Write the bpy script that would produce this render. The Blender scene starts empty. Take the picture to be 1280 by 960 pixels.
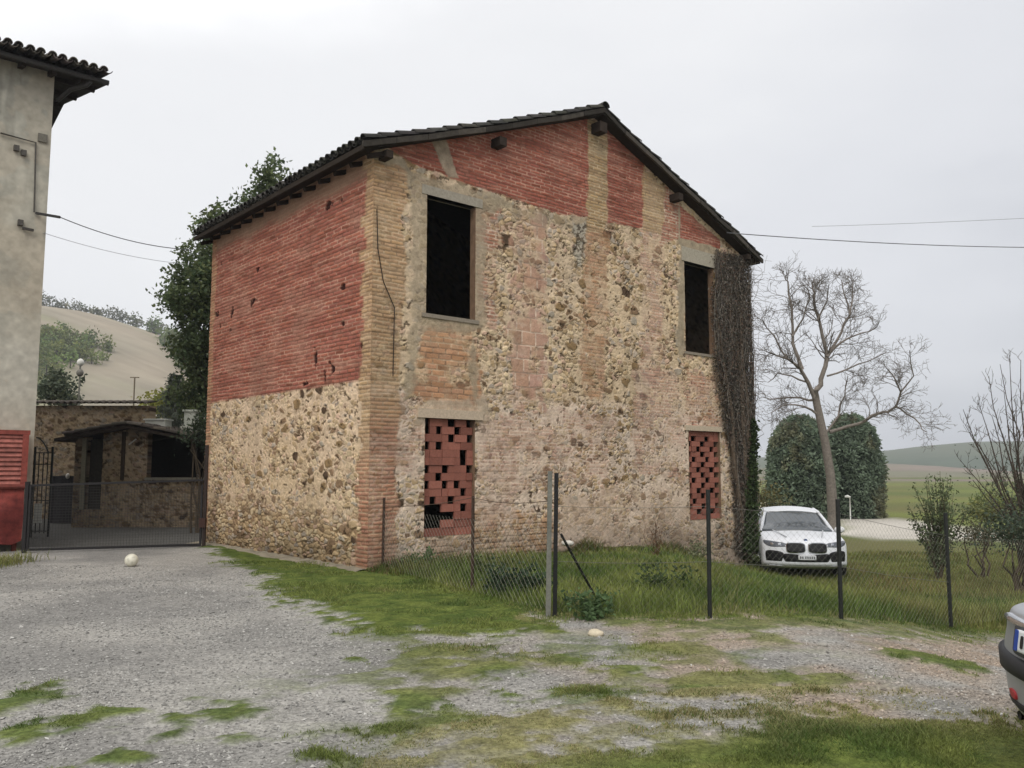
import bpy, bmesh, math, random
import numpy as np
from mathutils import Vector, Matrix

random.seed(7)
RNG = np.random.default_rng(11)
scene = bpy.context.scene
COL = scene.collection

# ------------------------------------------------------------------ camera
F, PITCH, CAMZ = 1060.0, 0.1001, 1.66
CP, SP = math.cos(PITCH), math.sin(PITCH)


def ray(px, py):
    a, v = (px - 640) / F, -(py - 480) / F
    return np.array([a, CP - v * SP, SP + v * CP])


def at(px, py, Y):
    """the point seen at pixel (px, py) of the 1280 x 960 photograph, Y metres ahead"""
    d = ray(px, py)
    p = d * (Y / d[1])
    return np.array([p[0], p[1], p[2] + CAMZ])


def smooth(a, b, x):
    t = np.clip((np.asarray(x, dtype=float) - a) / (b - a), 0, 1)
    return t * t * (3 - 2 * t)


def terrain(x, y):
    """height of the ground: level in the yard, falling away to the meadow"""
    x = np.asarray(x, dtype=float); y = np.asarray(y, dtype=float)
    far = smooth(5, 40, y)
    return -0.30 * smooth(12.5, 18.5, y) * smooth(2.5, 5.5, x) - 0.62 * smooth(2.6, 7.6, x + 0.08 * (y - 10)) - 0.12 * far * smooth(5, 12, x) - 0.35 * smooth(40, 120, y) * smooth(-20, 20, x)


def ground_at(px, py):
    lo, hi = 2.0, 900.0
    for _ in range(60):
        m = (lo + hi) / 2
        p = at(px, py, m)
        if p[2] > terrain(p[0], p[1]): lo = m
        else: hi = m
    p = at(px, py, (lo + hi) / 2)
    p[2] = float(terrain(p[0], p[1]))
    return p


cam = bpy.data.cameras.new('camera')
camo = bpy.data.objects.new('camera', cam)
COL.objects.link(camo)
camo.location = (0, 0, CAMZ)
camo.rotation_euler = (math.pi / 2 + PITCH, 0, 0)
cam.sensor_width = 36
cam.lens = F / 1280 * 36
cam.clip_end = 5000
cam.clip_start = 0.05
scene.camera = camo


# ------------------------------------------------------------------ numpy noise
def _h(ix, iy, s):
    n = (ix.astype(np.int64) * 374761393 + iy.astype(np.int64) * 668265263 + s * 1442695041) & 0xFFFFFFFF
    n = ((n ^ (n >> 13)) * 1274126177) & 0xFFFFFFFF
    n = ((n ^ (n >> 16)) * 2246822519) & 0xFFFFFFFF
    return ((n ^ (n >> 15)) & 0xFFFFFF) / float(0xFFFFFF)


def vn(x, y, s=0):
    ix, iy = np.floor(x), np.floor(y)
    fx, fy = x - ix, y - iy
    fx = fx * fx * (3 - 2 * fx); fy = fy * fy * (3 - 2 * fy)
    a = _h(ix, iy, s); b = _h(ix + 1, iy, s); c = _h(ix, iy + 1, s); d = _h(ix + 1, iy + 1, s)
    return (a * (1 - fx) + b * fx) * (1 - fy) + (c * (1 - fx) + d * fx) * fy


def fbm(x, y, s=0, o=4):
    t, a, n = 0.0, 0.5, 0.0
    for i in range(o):
        t = t + a * vn(x * 2 ** i + 17.3 * i, y * 2 ** i - 9.1 * i, s + i * 31); n += a; a *= 0.5
    return t / n


def voronoi(x, y, sx, sy, s, jit=0.85):
    X, Y = x / sx, y / sy
    ix, iy = np.floor(X), np.floor(Y)
    f1 = np.full(X.shape, 9.0); f2 = np.full(X.shape, 9.0); r = np.zeros(X.shape); r2 = np.zeros(X.shape)
    for j in (-1, 0, 1):
        for i in (-1, 0, 1):
            cx, cy = ix + i, iy + j
            px = cx + 0.5 + (_h(cx, cy, s) - 0.5) * jit
            py = cy + 0.5 + (_h(cx, cy, s + 1) - 0.5) * jit
            d = np.hypot(X - px, Y - py)
            near = d < f1
            f2 = np.where(near, f1, np.minimum(f2, d))
            r = np.where(near, _h(cx, cy, s + 2), r)
            r2 = np.where(near, _h(cx, cy, s + 3), r2)
            f1 = np.where(near, d, f1)
    return f1, f2, r, r2


def sdf(px, py, poly):
    """signed distance to a polygon, positive inside"""
    P = np.asarray(poly, dtype=float)
    d = np.full(px.shape, 1e9); inside = np.zeros(px.shape, bool)
    n = len(P)
    for i in range(n):
        a, b = P[i], P[(i + 1) % n]
        e = b - a
        wx, wy = px - a[0], py - a[1]
        t = np.clip((wx * e[0] + wy * e[1]) / max(e @ e, 1e-9), 0, 1)
        d = np.minimum(d, np.hypot(wx - e[0] * t, wy - e[1] * t))
        if abs(b[1] - a[1]) > 1e-9:
            c = ((a[1] > py) != (b[1] > py)) & (px < (b[0] - a[0]) * (py - a[1]) / (b[1] - a[1]) + a[0])
            inside ^= c
    return np.where(inside, d, -d)


def mix(a, b, m):
    m = np.asarray(m)[..., None]
    return a * (1 - m) + b * m


def C(r, g, b):
    """sRGB 0-255 to linear"""
    return np.array([(c / 255 / 12.92) if c < 10 else ((c / 255 + 0.055) / 1.055) ** 2.4 for c in (r, g, b)])


# ------------------------------------------------------------------ meshes
class M:
    """collects shapes, then links them as ONE mesh object"""

    def __init__(s):
        s.v, s.f, s.c, s.n = [], [], [], 0

    def add(s, v, faces, col=None):
        v = np.asarray(v, dtype=float).reshape(-1, 3)
        f = [np.asarray(q, dtype=np.int64) + s.n for q in (faces if isinstance(faces, tuple) else (faces,)) if len(q)]
        s.f += f
        s.v.append(v)
        if col is None: col = (0.5, 0.5, 0.5)
        col = np.asarray(col, dtype=float)
        s.c.append(np.broadcast_to(col, (len(v), 3)))
        s.n += len(v)
        return s

    def box(s, lo, hi, col=None, T=None):
        (a, b, c), (d, e, f) = lo, hi
        v = np.array([(a, b, c), (d, b, c), (d, e, c), (a, e, c), (a, b, f), (d, b, f), (d, e, f), (a, e, f)], dtype=float)
        if T is not None: v = T(v)
        return s.add(v, np.array([(0, 3, 2, 1), (4, 5, 6, 7), (0, 1, 5, 4), (1, 2, 6, 5), (2, 3, 7, 6), (3, 0, 4, 7)]), col)

    def tube(s, pts, rad, n=6, col=None, cap=True):
        P = np.asarray(pts, dtype=float)
        k = len(P)
        R = np.broadcast_to(np.asarray(rad, dtype=float), (k,))
        t = np.gradient(P, axis=0)
        t /= np.linalg.norm(t, axis=1)[:, None] + 1e-9
        ref = np.array([0, 0, 1.0]) if abs(t[:, 2]).mean() < 0.8 else np.array([1.0, 0.2, 0])
        a = np.cross(t, ref); a /= np.linalg.norm(a, axis=1)[:, None] + 1e-9
        b = np.cross(t, a)
        th = np.arange(n) * 2 * math.pi / n
        ring = P[:, None] + R[:, None, None] * (a[:, None] * np.cos(th)[None, :, None] + b[:, None] * np.sin(th)[None, :, None])
        i = np.arange(k - 1)[:, None] * n; j = np.arange(n)[None]; j2 = (j + 1) % n
        q = np.stack([i + j, i + j2, i + n + j2, i + n + j], -1).reshape(-1, 4)
        s.add(ring.reshape(-1, 3), q, col)
        if cap and n > 3:
            s.f.append(np.arange(n)[None] + s.n - k * n)
            s.f.append(np.arange(n)[None, ::-1] + s.n - n)
        return s

    def bar(s, a, b, w, d=None, col=None):
        """square bar from a to b"""
        a, b = np.asarray(a, float), np.asarray(b, float)
        d = d or w
        t = b - a; t /= np.linalg.norm(t)
        ref = np.array([0, 0, 1.0]) if abs(t[2]) < 0.9 else np.array([0, 1.0, 0])
        x = np.cross(t, ref); x /= np.linalg.norm(x); y = np.cross(x, t)
        o = [(-1, -1), (1, -1), (1, 1), (-1, 1)]
        v = [p + x * w / 2 * i + y * d / 2 * j for p in (a, b) for i, j in o]
        return s.add(v, np.array([(3, 2, 1, 0), (4, 5, 6, 7), (0, 1, 5, 4), (1, 2, 6, 5), (2, 3, 7, 6), (3, 0, 4, 7)]), col)

    def grid(s, V, col=None, flip=False, closed=False):
        """V: (a, b, 3) array of points"""
        a, b = V.shape[:2]
        i = np.arange(a - 1)[:, None]; j = np.arange(b if closed else b - 1)[None]
        j2 = (j + 1) % b
        q = np.stack([i * b + j, i * b + j2, (i + 1) * b + j2, (i + 1) * b + j], -1).reshape(-1, 4)
        if flip: q = q[:, ::-1]
        return s.add(V.reshape(-1, 3), q, None if col is None else np.asarray(col).reshape(-1, 3))

    def lathe(s, prof, c=(0, 0, 0), n=16, col=None):
        prof = np.asarray(prof, float)
        th = np.arange(n) * 2 * math.pi / n
        V = np.stack([prof[:, 0:1] * np.cos(th) + c[0], prof[:, 0:1] * np.sin(th) + c[1], np.repeat(prof[:, 1:2], n, 1) + c[2]], -1)
        return s.grid(V, np.broadcast_to(np.asarray(col if col is not None else (.5, .5, .5)), V.shape), flip=True, closed=True)

    def build(s, name, mat, parent=None, smooth_shade=False, loc=None):
        me = bpy.data.meshes.new(name)
        V = np.concatenate(s.v).astype(np.float32)
        fs = [np.asarray(f) for f in s.f]
        lt = np.concatenate([np.full(len(f), f.shape[1]) for f in fs]).astype(np.int32)
        lv = np.concatenate([f.reshape(-1) for f in fs]).astype(np.int32)
        me.vertices.add(len(V)); me.vertices.foreach_set('co', V.ravel())
        me.loops.add(len(lv)); me.loops.foreach_set('vertex_index', lv)
        me.polygons.add(len(lt))
        me.polygons.foreach_set('loop_start', np.concatenate([[0], np.cumsum(lt)[:-1]]).astype(np.int32))
        me.polygons.foreach_set('loop_total', lt)
        me.polygons.foreach_set('use_smooth', np.full(len(lt), bool(smooth_shade)))
        at_ = me.attributes.new('Col', 'FLOAT_COLOR', 'POINT')
        cc = np.ones((len(V), 4), np.float32); cc[:, :3] = np.concatenate(s.c)
        at_.data.foreach_set('color', cc.ravel())
        me.update(calc_edges=True)
        me.materials.append(mat)
        o = bpy.data.objects.new(name, me)
        COL.objects.link(o)
        if parent is not None: o.parent = parent
        if loc is not None: o.location = loc
        return o


def tag(o, label=None, cat=None, group=None, kind=None):
    if label: o['label'] = label
    if cat: o['category'] = cat
    if group: o['group'] = group
    if kind: o['kind'] = kind
    return o


def empty(name, loc, rz=0, label=None, cat=None, group=None):
    o = bpy.data.objects.new(name, None)
    o.empty_display_size = 0.2
    COL.objects.link(o)
    o.location = loc; o.rotation_euler = (0, 0, rz)
    return tag(o, label, cat, group)


# ------------------------------------------------------------------ materials
def nd(nt, t, loc=(0, 0), **k):
    n = nt.nodes.new(t)
    for a, b in k.items(): setattr(n, a, b)
    return n


def mat_col(name, rough=0.85, nscale=20.0, var=0.25, bump=0.0, bscale=60.0, metal=0.0, spec=0.3, trans=0.0):
    """colour from the mesh's own Col attribute, broken up by object-space noise"""
    m = bpy.data.materials.new(name); m.use_nodes = True
    nt = m.node_tree; nt.nodes.clear(); L = nt.links
    out = nd(nt, 'ShaderNodeOutputMaterial'); p = nd(nt, 'ShaderNodeBsdfPrincipled')
    at_ = nd(nt, 'ShaderNodeAttribute'); at_.attribute_name = 'Col'
    tc = nd(nt, 'ShaderNodeTexCoord')
    no = nd(nt, 'ShaderNodeTexNoise'); no.inputs['Scale'].default_value = nscale; no.inputs['Detail'].default_value = 5
    no.inputs['Roughness'].default_value = 0.65
    mr = nd(nt, 'ShaderNodeMapRange'); mr.inputs[1].default_value = 0.3; mr.inputs[2].default_value = 0.7
    mr.inputs[3].default_value = 1 - var; mr.inputs[4].default_value = 1 + var
    mx = nd(nt, 'ShaderNodeVectorMath', operation='SCALE')
    L.new(tc.outputs['Object'], no.inputs['Vector']); L.new(no.outputs['Fac'], mr.inputs[0])
    L.new(at_.outputs['Color'], mx.inputs[0]); L.new(mr.outputs[0], mx.inputs['Scale'])
    L.new(mx.outputs[0], p.inputs['Base Color'])
    p.inputs['Roughness'].default_value = rough; p.inputs['Metallic'].default_value = metal
    p.inputs['Specular IOR Level'].default_value = spec
    if bump:
        n2 = nd(nt, 'ShaderNodeTexNoise'); n2.inputs['Scale'].default_value = bscale; n2.inputs['Detail'].default_value = 6
        b = nd(nt, 'ShaderNodeBump'); b.inputs['Strength'].default_value = 0.6; b.inputs['Distance'].default_value = bump
        L.new(tc.outputs['Object'], n2.inputs['Vector']); L.new(n2.outputs['Fac'], b.inputs['Height']); L.new(b.outputs[0], p.inputs['Normal'])
    if trans:
        tr = nd(nt, 'ShaderNodeBsdfTranslucent'); ms = nd(nt, 'ShaderNodeMixShader'); ms.inputs[0].default_value = trans
        L.new(mx.outputs[0], tr.inputs['Color']); L.new(p.outputs[0], ms.inputs[1]); L.new(tr.outputs[0], ms.inputs[2])
        L.new(ms.outputs[0], out.inputs['Surface'])
    else:
        L.new(p.outputs[0], out.inputs['Surface'])
    return m


def mat_glass(name, col, rough=0.05):
    m = bpy.data.materials.new(name); m.use_nodes = True
    p = m.node_tree.nodes['Principled BSDF']
    p.inputs['Base Color'].default_value = (*col, 1); p.inputs['Roughness'].default_value = rough
    p.inputs['Specular IOR Level'].default_value = 0.6
    p.inputs['Coat Weight'].default_value = 0.5
    return m


MASON = mat_col('masonry', 0.95, 35, 0.16, 0.006, 90, spec=0.1)
TILE = mat_col('roof_tile', 0.9, 9, 0.35, 0.004, 60, spec=0.15)
WOOD = mat_col('old_wood', 0.9, 14, 0.3, 0.003, 50, spec=0.1)
STUCCO = mat_col('stucco', 0.95, 6, 0.08, 0.004, 40, spec=0.1)
CONC = mat_col('concrete', 0.92, 25, 0.18, 0.003, 90, spec=0.15)
METAL = mat_col('dark_metal', 0.55, 30, 0.25, metal=0.3)
WIRE = mat_col('wire', 0.5, 30, 0.1, metal=0.4)
PAINT_R = mat_col('red_paint', 0.75, 9, 0.4, 0.004, 30)
LEAF = mat_col('leaf', 0.6, 3, 0.25, spec=0.25, trans=0.3)
GRASS = mat_col('grass_blade', 0.65, 1.2, 0.2, spec=0.2, trans=0.3)
BARK = mat_col('bark', 0.95, 18, 0.3, 0.01, 40, spec=0.1)
SOIL = mat_col('soil', 0.97, 30, 0.5, 0.02, 60, spec=0.1)
STONE = mat_col('pebble', 0.9, 60, 0.2, spec=0.2)
HILLM = mat_col('hillside', 0.97, 0.05, 0.12, spec=0.05)
PLASTIC = mat_col('plastic', 0.5, 8, 0.08)
CARW = mat_col('white_car_paint', 0.28, 5, 0.03, spec=0.5)
CARG = mat_col('grey_car_paint', 0.4, 5, 0.05, spec=0.5, metal=0.35)
GLASS = mat_glass('car_glass', (0.06, 0.07, 0.08))
LAMPG = mat_glass('lamp_glass', (0.10, 0.11, 0.13), 0.12)
TRIM = mat_col('black_trim', 0.6, 30, 0.15)
CHROME = mat_col('chrome', 0.2, 5, 0.05, metal=0.9)
RUBBER = mat_col('rubber', 0.85, 30, 0.15)

# ------------------------------------------------------------------ sky and light
w = bpy.data.worlds.new('World'); scene.world = w; w.use_nodes = True
nt = w.node_tree; nt.nodes.clear(); L = nt.links
out = nd(nt, 'ShaderNodeOutputWorld')
sky = nd(nt, 'ShaderNodeTexSky', sky_type='NISHITA'); sky.sun_disc = False
SUN_EL, SUN_AZ = math.radians(48), math.radians(188)          # azimuth clockwise from +Y
sky.sun_elevation = SUN_EL; sky.sun_rotation = SUN_AZ
bg1 = nd(nt, 'ShaderNodeBackground'); bg1.inputs[1].default_value = 0.06
L.new(sky.outputs[0], bg1.inputs[0])
tc = nd(nt, 'ShaderNodeTexCoord')
mp = nd(nt, 'ShaderNodeMapping'); mp.inputs['Scale'].default_value = (1.3, 1.3, 3.2)
no = nd(nt, 'ShaderNodeTexNoise'); no.inputs['Scale'].default_value = 1.6; no.inputs['Detail'].default_value = 4; no.inputs['Roughness'].default_value = 0.5
L.new(tc.outputs['Generated'], mp.inputs[0]); L.new(mp.outputs[0], no.inputs['Vector'])
dv = nd(nt, 'ShaderNodeVectorMath', operation='DOT_PRODUCT'); dv.inputs[1].default_value = (-0.36, 0.1, 0.62)
L.new(tc.outputs['Generated'], dv.inputs[0])
ma = nd(nt, 'ShaderNodeMath', operation='MULTIPLY_ADD'); ma.inputs[1].default_value = 0.6
L.new(no.outputs['Fac'], ma.inputs[0]); L.new(dv.outputs['Value'], ma.inputs[2])
cr = nd(nt, 'ShaderNodeValToRGB')
cr.color_ramp.interpolation = 'EASE'
cr.color_ramp.elements[0].position = 0.15; cr.color_ramp.elements[0].color = (0.52, 0.535, 0.575, 1)
cr.color_ramp.elements[1].position = 0.68; cr.color_ramp.elements[1].color = (0.80, 0.805, 0.82, 1)
e = cr.color_ramp.elements.new(0.42); e.color = (0.70, 0.71, 0.74, 1)
e = cr.color_ramp.elements.new(1.0); e.color = (1.2, 1.2, 1.2, 1)
L.new(ma.outputs[0], cr.inputs[0])
bg2 = nd(nt, 'ShaderNodeBackground'); bg2.inputs[1].default_value = 1.0
L.new(cr.outputs[0], bg2.inputs[0])
ms = nd(nt, 'ShaderNodeMixShader'); ms.inputs[0].default_value = 0.93
L.new(bg1.outputs[0], ms.inputs[1]); L.new(bg2.outputs[0], ms.inputs[2]); L.new(ms.outputs[0], out.inputs[0])

sl = bpy.data.lights.new('sun', 'SUN'); sl.energy = 1.5; sl.angle = math.radians(40); sl.color = (1, 0.96, 0.9)
so = bpy.data.objects.new('sun', sl); COL.objects.link(so)
sd = Vector((math.sin(SUN_AZ) * math.cos(SUN_EL), math.cos(SUN_AZ) * math.cos(SUN_EL), math.sin(SUN_EL)))
so.rotation_euler = sd.to_track_quat('Z', 'Y').to_euler()
so.location = (10, -20, 30)
scene.view_settings.view_transform = 'Standard'; scene.view_settings.look = 'None'
scene.view_settings.exposure = 0.28; scene.view_settings.gamma = 1.0
scene.cycles.use_denoising = True
scene.cycles.max_bounces = 6; scene.cycles.volume_bounces = 0

# ------------------------------------------------------------------ ground masks (world metres)
def gpoly(pts): return [tuple(ground_at(x, y)[:2]) for x, y in pts]


VERGE = gpoly([(250, 686), (300, 712), (345, 742), (380, 768), (440, 782), (436, 792), (520, 795), (640, 798), (704, 792), (690, 768), (700, 700), (470, 690), (330, 683), (262, 682)])
LAWN = gpoly([(1600, 900), (1290, 896), (1180, 888), (1080, 884), (980, 884), (880, 892), (800, 908), (700, 922), (630, 936), (585, 962), (540, 1100), (600, 1500), (2600, 1500)])
SHORT = gpoly([(700, 774), (900, 775), (1150, 776), (1700, 776), (1700, 806), (1280, 802), (1100, 797), (900, 790), (760, 786)])
TRACK_R = None
MEADOW = [(0.45, 9.62), (2.4, 9.72), (4.0, 10.2), (6.4, 11.9), (30, 15), (60, 40), (25, 31), (10, 27), (8.9, 25), (5.5, 20.8), (-2.3, 14.0), (-1.9, 13.4)]
PATCHES = [(515, 880, 48, 20), (610, 838, 70, 12), (640, 872, 40, 14), (700, 826, 40, 8), (790, 838, 44, 10), (880, 864, 60, 16),
           (285, 900, 62, 15), (383, 902, 24, 8), (105, 905, 52, 12), (18, 880, 36, 18), (330, 925, 60, 8), (1172, 827, 34, 6), (448, 824, 20, 4),
           (570, 815, 60, 8), (720, 866, 70, 10), (600, 905, 80, 14), (690, 905, 50, 14), (940, 850, 80, 9), (20, 920, 30, 10), (220, 925, 30, 8),
           (560, 830, 30, 8), (830, 812, 40, 6), (760, 880, 60, 10), (470, 915, 50, 8), (820, 895, 60, 10), (640, 925, 60, 16), (1010, 862, 50, 5), (390, 945, 40, 10), (150, 948, 40, 8)]
PATCH = []
for (x, y, a, b) in PATCHES:
    c = ground_at(x, y); r = ground_at(x + a, y); t = ground_at(x, y - b); d_ = ground_at(x, y + b)
    PATCH.append((c[0], c[1], abs(r[0] - c[0]), max(0.12, (t[1] - d_[1]) / 2)))


def masks(x, y):
    """grass (0-1), dry tint (0-1), dirt (0-1) on the ground at x, y"""
    n1 = fbm(x * 1.3, y * 1.3, 5, 5) - 0.5
    n2 = fbm(x * 4.0, y * 4.0, 9, 4) - 0.5
    n3 = fbm(x * 9.0, y * 9.0, 13, 3) - 0.5
    n = n1 * 0.9 + n2 * 0.7 + n3 * 0.95
    g = smooth(-0.10, 0.16, sdf(x, y, VERGE) + n * 0.9 - 0.05)
    lw = sdf(x, y, LAWN)
    g = np.maximum(g, smooth(-0.05, 0.35, lw + n * 0.8 - 0.05))
    sh = sdf(x, y, SHORT)
    g = np.maximum(g, 0.85 * smooth(-0.1, 0.3, sh + n * 0.9))
    md = sdf(x, y, MEADOW)
    g = np.maximum(g, smooth(-0.15, 0.15, md + n * 0.4))
    for (cx, cy, rx, ry) in PATCH:
        d = 1 - np.hypot((x - cx) / rx, (y - cy) / ry)
        g = np.maximum(g, 0.95 * smooth(-0.15, 0.5, d + n * 2.2))
    # sparse weeds between the gravel in the middle of the yard
    zone = smooth(-2.6, -0.6, x) * smooth(9.6, 8.4, y) * smooth(4.0, 2.6, x)
    g = np.maximum(g, zone * smooth(0.06, 0.24, n1 + n2 * 0.9 - 0.02) * 0.8)
    mid = smooth(-1.9, 0.2, x) * smooth(9.3, 8.2, y) * smooth(3.6, 1.6, x) * smooth(4.4, 5.2, y)
    g = np.maximum(g, mid * 0.62 * smooth(-0.06, 0.12, fbm(x * 1.6, y * 3.2, 15, 5) - 0.5 + 0.5 * n3))
    g = np.maximum(g, smooth(6.2, 4.8, y) * smooth(0.1, 0.26, n1 + n2 * 0.8) * 0.7)
    dry = np.clip(smooth(0.9, 0.0, lw) * (lw > -0.6) * 0.9 + smooth(1.2, 0.0, sh) * (sh > -0.5) * 0.8 * smooth(-.3, .25, -n), 0, 1)
    dry = np.maximum(dry, mid * 0.6 * smooth(-.1, .15, n1))
    dirt = smooth(0.25, -0.2, np.abs(y - 8.95 - 0.10 * x)) * smooth(0.2, 1.2, x) * smooth(-0.4, 0.1, n1 + 0.1)
    dirt = np.maximum(dirt, 0.85 * smooth(-1.5, 2.0, x) * smooth(4.5, 6, y) * smooth(-0.2, 0.2, n1))
    return np.clip(g, 0, 1), dry, np.clip(dirt, 0, 1)


# far gravel drive and lane behind the meadow
DRIVE = gpoly([(1050, 648), (1110, 648), (1160, 654), (1215, 662), (1260, 668), (1330, 676), (1330, 682), (1250, 676), (1180, 674), (1100, 674), (1050, 668)])


def build_ground():
    a = np.linspace(-13, 9, 380)
    xs = np.concatenate([-13 - np.geomspace(0.3, 1080, 40)[::-1], a, 9 + np.geomspace(0.08, 1080, 70)])
    b = 3.6 + (24 - 3.6) * np.linspace(0, 1, 400) ** 1.5
    ys = np.concatenate([3.6 - np.geomspace(0.15, 60, 18)[::-1], b, 24 + np.geomspace(0.1, 1060, 90)])
    X, Y = np.meshgrid(xs, ys, indexing='ij')
    Z = terrain(X, Y)
    g, dry, dirt = masks(X, Y)
    near = smooth(60, 30, np.hypot(X, Y))
    Z = Z + near * (0.05 * (fbm(X * 0.5, Y * 0.5, 3, 3) - 0.5) + 0.02 * (fbm(X * 3, Y * 3, 4, 3) - 0.5) + 0.02 * g)
    n = fbm(X * 0.8, Y * 0.8, 21, 5)
    nf = fbm(X * 6, Y * 6, 22, 3)
    grav = mix(np.broadcast_to(C(128, 126, 122), X.shape + (3,)), C(152, 149, 143), smooth(0.3, 0.7, n))
    grav = grav * (0.8 + 0.4 * nf)[..., None]
    grav = mix(grav, C(152, 134, 116) * 0.92, dirt * 0.8)
    gr = mix(np.broadcast_to(C(72, 86, 40), X.shape + (3,)), C(94, 104, 50), smooth(0.3, 0.7, nf))
    gr = mix(gr, C(132, 124, 88), dry * 0.75)
    far = smooth(22, 34, Y) * smooth(3, 8, X)
    left = (X < -3) & (Y > 17)
    gr = gr * (0.6 + 0.8 * fbm(X * 13, Y * 13, 23, 3))[..., None]
    col = mix(grav, gr, g)
    fieldc = mix(np.broadcast_to(C(92, 100, 58), X.shape + (3,)), C(108, 116, 62), smooth(0.35, 0.65, fbm(X * .06, Y * .06, 8, 4)))
    fieldc = mix(fieldc, C(112, 100, 70), 0.5 * smooth(0.45, 0.7, fbm(X * .15, Y * .1, 18, 4)))
    outside = 1 - smooth(0, 3, np.minimum(np.minimum(X + 16, 15 - X), 23 - Y)) * 1.0
    outside = np.where((X < 0) & (Y > 12) & (Y < 40), 0, outside)
    outside = np.where(Y < 8, 0, outside)
    col = mix(col, fieldc, outside)
    dr = smooth(-0.6, 0.6, sdf(X, Y, DRIVE) + 2.0 * (fbm(X * .5, Y * .5, 44, 3) - 0.5))
    col = mix(col, C(186, 180, 170) * (0.85 + 0.3 * nf)[..., None], dr)
    yard = (X < -3.0) & (Y > 18.4) & (X + Y * 0.12 > -14)
    col = np.where(yard[..., None], C(84, 82, 78) * (0.8 + 0.4 * n)[..., None], col)
    # ploughed strip far out, greyer
    col = mix(col, C(124, 112, 104), smooth(190, 230, Y) * smooth(0.3, 0.5, fbm(X * .01, Y * .02, 77, 3)))
    o = M().grid(np.stack([X, Y, Z], -1), col).build('ground', SOIL, smooth_shade=True)
    tag(o, 'gravel yard and grassy meadow ground around the barn', 'ground', kind='structure')


build_ground()

# ------------------------------------------------------------------ barn
YAW = 0.716
BU = np.array([math.cos(YAW), math.sin(YAW)]); BV = np.array([-math.sin(YAW), math.cos(YAW)])
BC = np.array([-2.345, 14.0])
BW, BL, EAVE, RIDGE = 10.92, 7.02, 6.98, 9.10
SL = (RIDGE - EAVE) / (BW / 2)


def uz(px, py):
    d = ray(px, py); n = -BV
    t = (BC @ n) / (d[:2] @ n)
    p = d * t
    return ((p[:2] - BC) @ BU, p[2] + CAMZ)


def vz(px, py):
    d = ray(px, py); n = -BU
    t = (BC @ n) / (d[:2] @ n)
    p = d * t
    return ((p[:2] - BC) @ BV, p[2] + CAMZ)


def UP(pts): return [uz(*p) for p in pts]
def VP(pts): return [vz(*p) for p in pts]


RED, REDM = C(160, 96, 80), C(172, 132, 114)
TAN, TANM = C(182, 146, 104), C(176, 152, 120)
PINK, PINKM = C(190, 150, 130), C(208, 186, 166)
ORA, ORAM = C(184, 138, 106), C(182, 156, 128)
GREYM = C(146, 136, 120)
MORT = C(206, 184, 156)


def bricks(u, z, c, cm, s, bw=0.27, bh=0.07, deep=0.007, fade=0.35):
    zz = z + 0.03 * (fbm(u * 1.2, z * 1.2, s + 3, 2) - 0.5) + 0.012 * (fbm(u * 7, z * 7, s + 4, 2) - 0.5)
    row = np.floor(zz / bh)
    uu = u / bw + 0.5 * (row % 2) + 0.25 * _h(row, row * 0, s + 5)
    cx = np.floor(uu)
    r = _h(cx, row, s); r2 = _h(cx, row, s + 1)
    fz, fu = zz / bh - row, uu - cx
    ez = np.minimum(fz, 1 - fz) * bh; eu = np.minimum(fu, 1 - fu) * bw
    e = np.minimum(ez, eu * 0.8)
    wob = 0.010 * (fbm(u * 16, z * 16, s + 9, 3) - 0.5)
    m = smooth(0.006, 0.015, e + wob)
    sm = smooth(0.50, 0.72, fbm(u * 1.6, z * 2.6, s + 12, 4)) * fade
    rowv = _h(row, row * 0 + 3, s + 7)
    lum = 0.84 + 0.26 * r + 0.20 * (rowv - 0.5)
    lum = np.where(r2 > 0.94, lum * 0.65, lum)
    lum = lum * (0.80 + 0.40 * fbm(u * 11, z * 15, s + 14, 4))
    col = c * lum[..., None] * (1 + (r2 - 0.5)[..., None] * np.array([0.10, 0.10, -0.05]))
    pale = smooth(0.62, 0.80, fbm(u * 5, z * 9, s + 15, 4))
    col = mix(col, cm * 1.05, pale * 0.4)
    col = mix(col, cm * (0.8 + 0.4 * vn(u * 13, z * 13, s + 2))[..., None], sm * 0.8)
    # joints: pale lime in places, raked out and dark in others
    jt = smooth(0.40, 0.60, fbm(u * 1.3, z * 15.0, s + 16, 3)) * 0.75
    jc = mix(cm * 1.18, c * 0.42, jt)
    col = mix(jc * (0.7 + 0.5 * vn(u * 12, z * 12, s))[..., None], col, m)
    h = m * (deep + 0.007 * (r - 0.5)) * (1 - 0.5 * sm) + 0.004 * (fbm(u * 12, z * 12, s + 17, 3) - 0.5)
    return col, h


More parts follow.
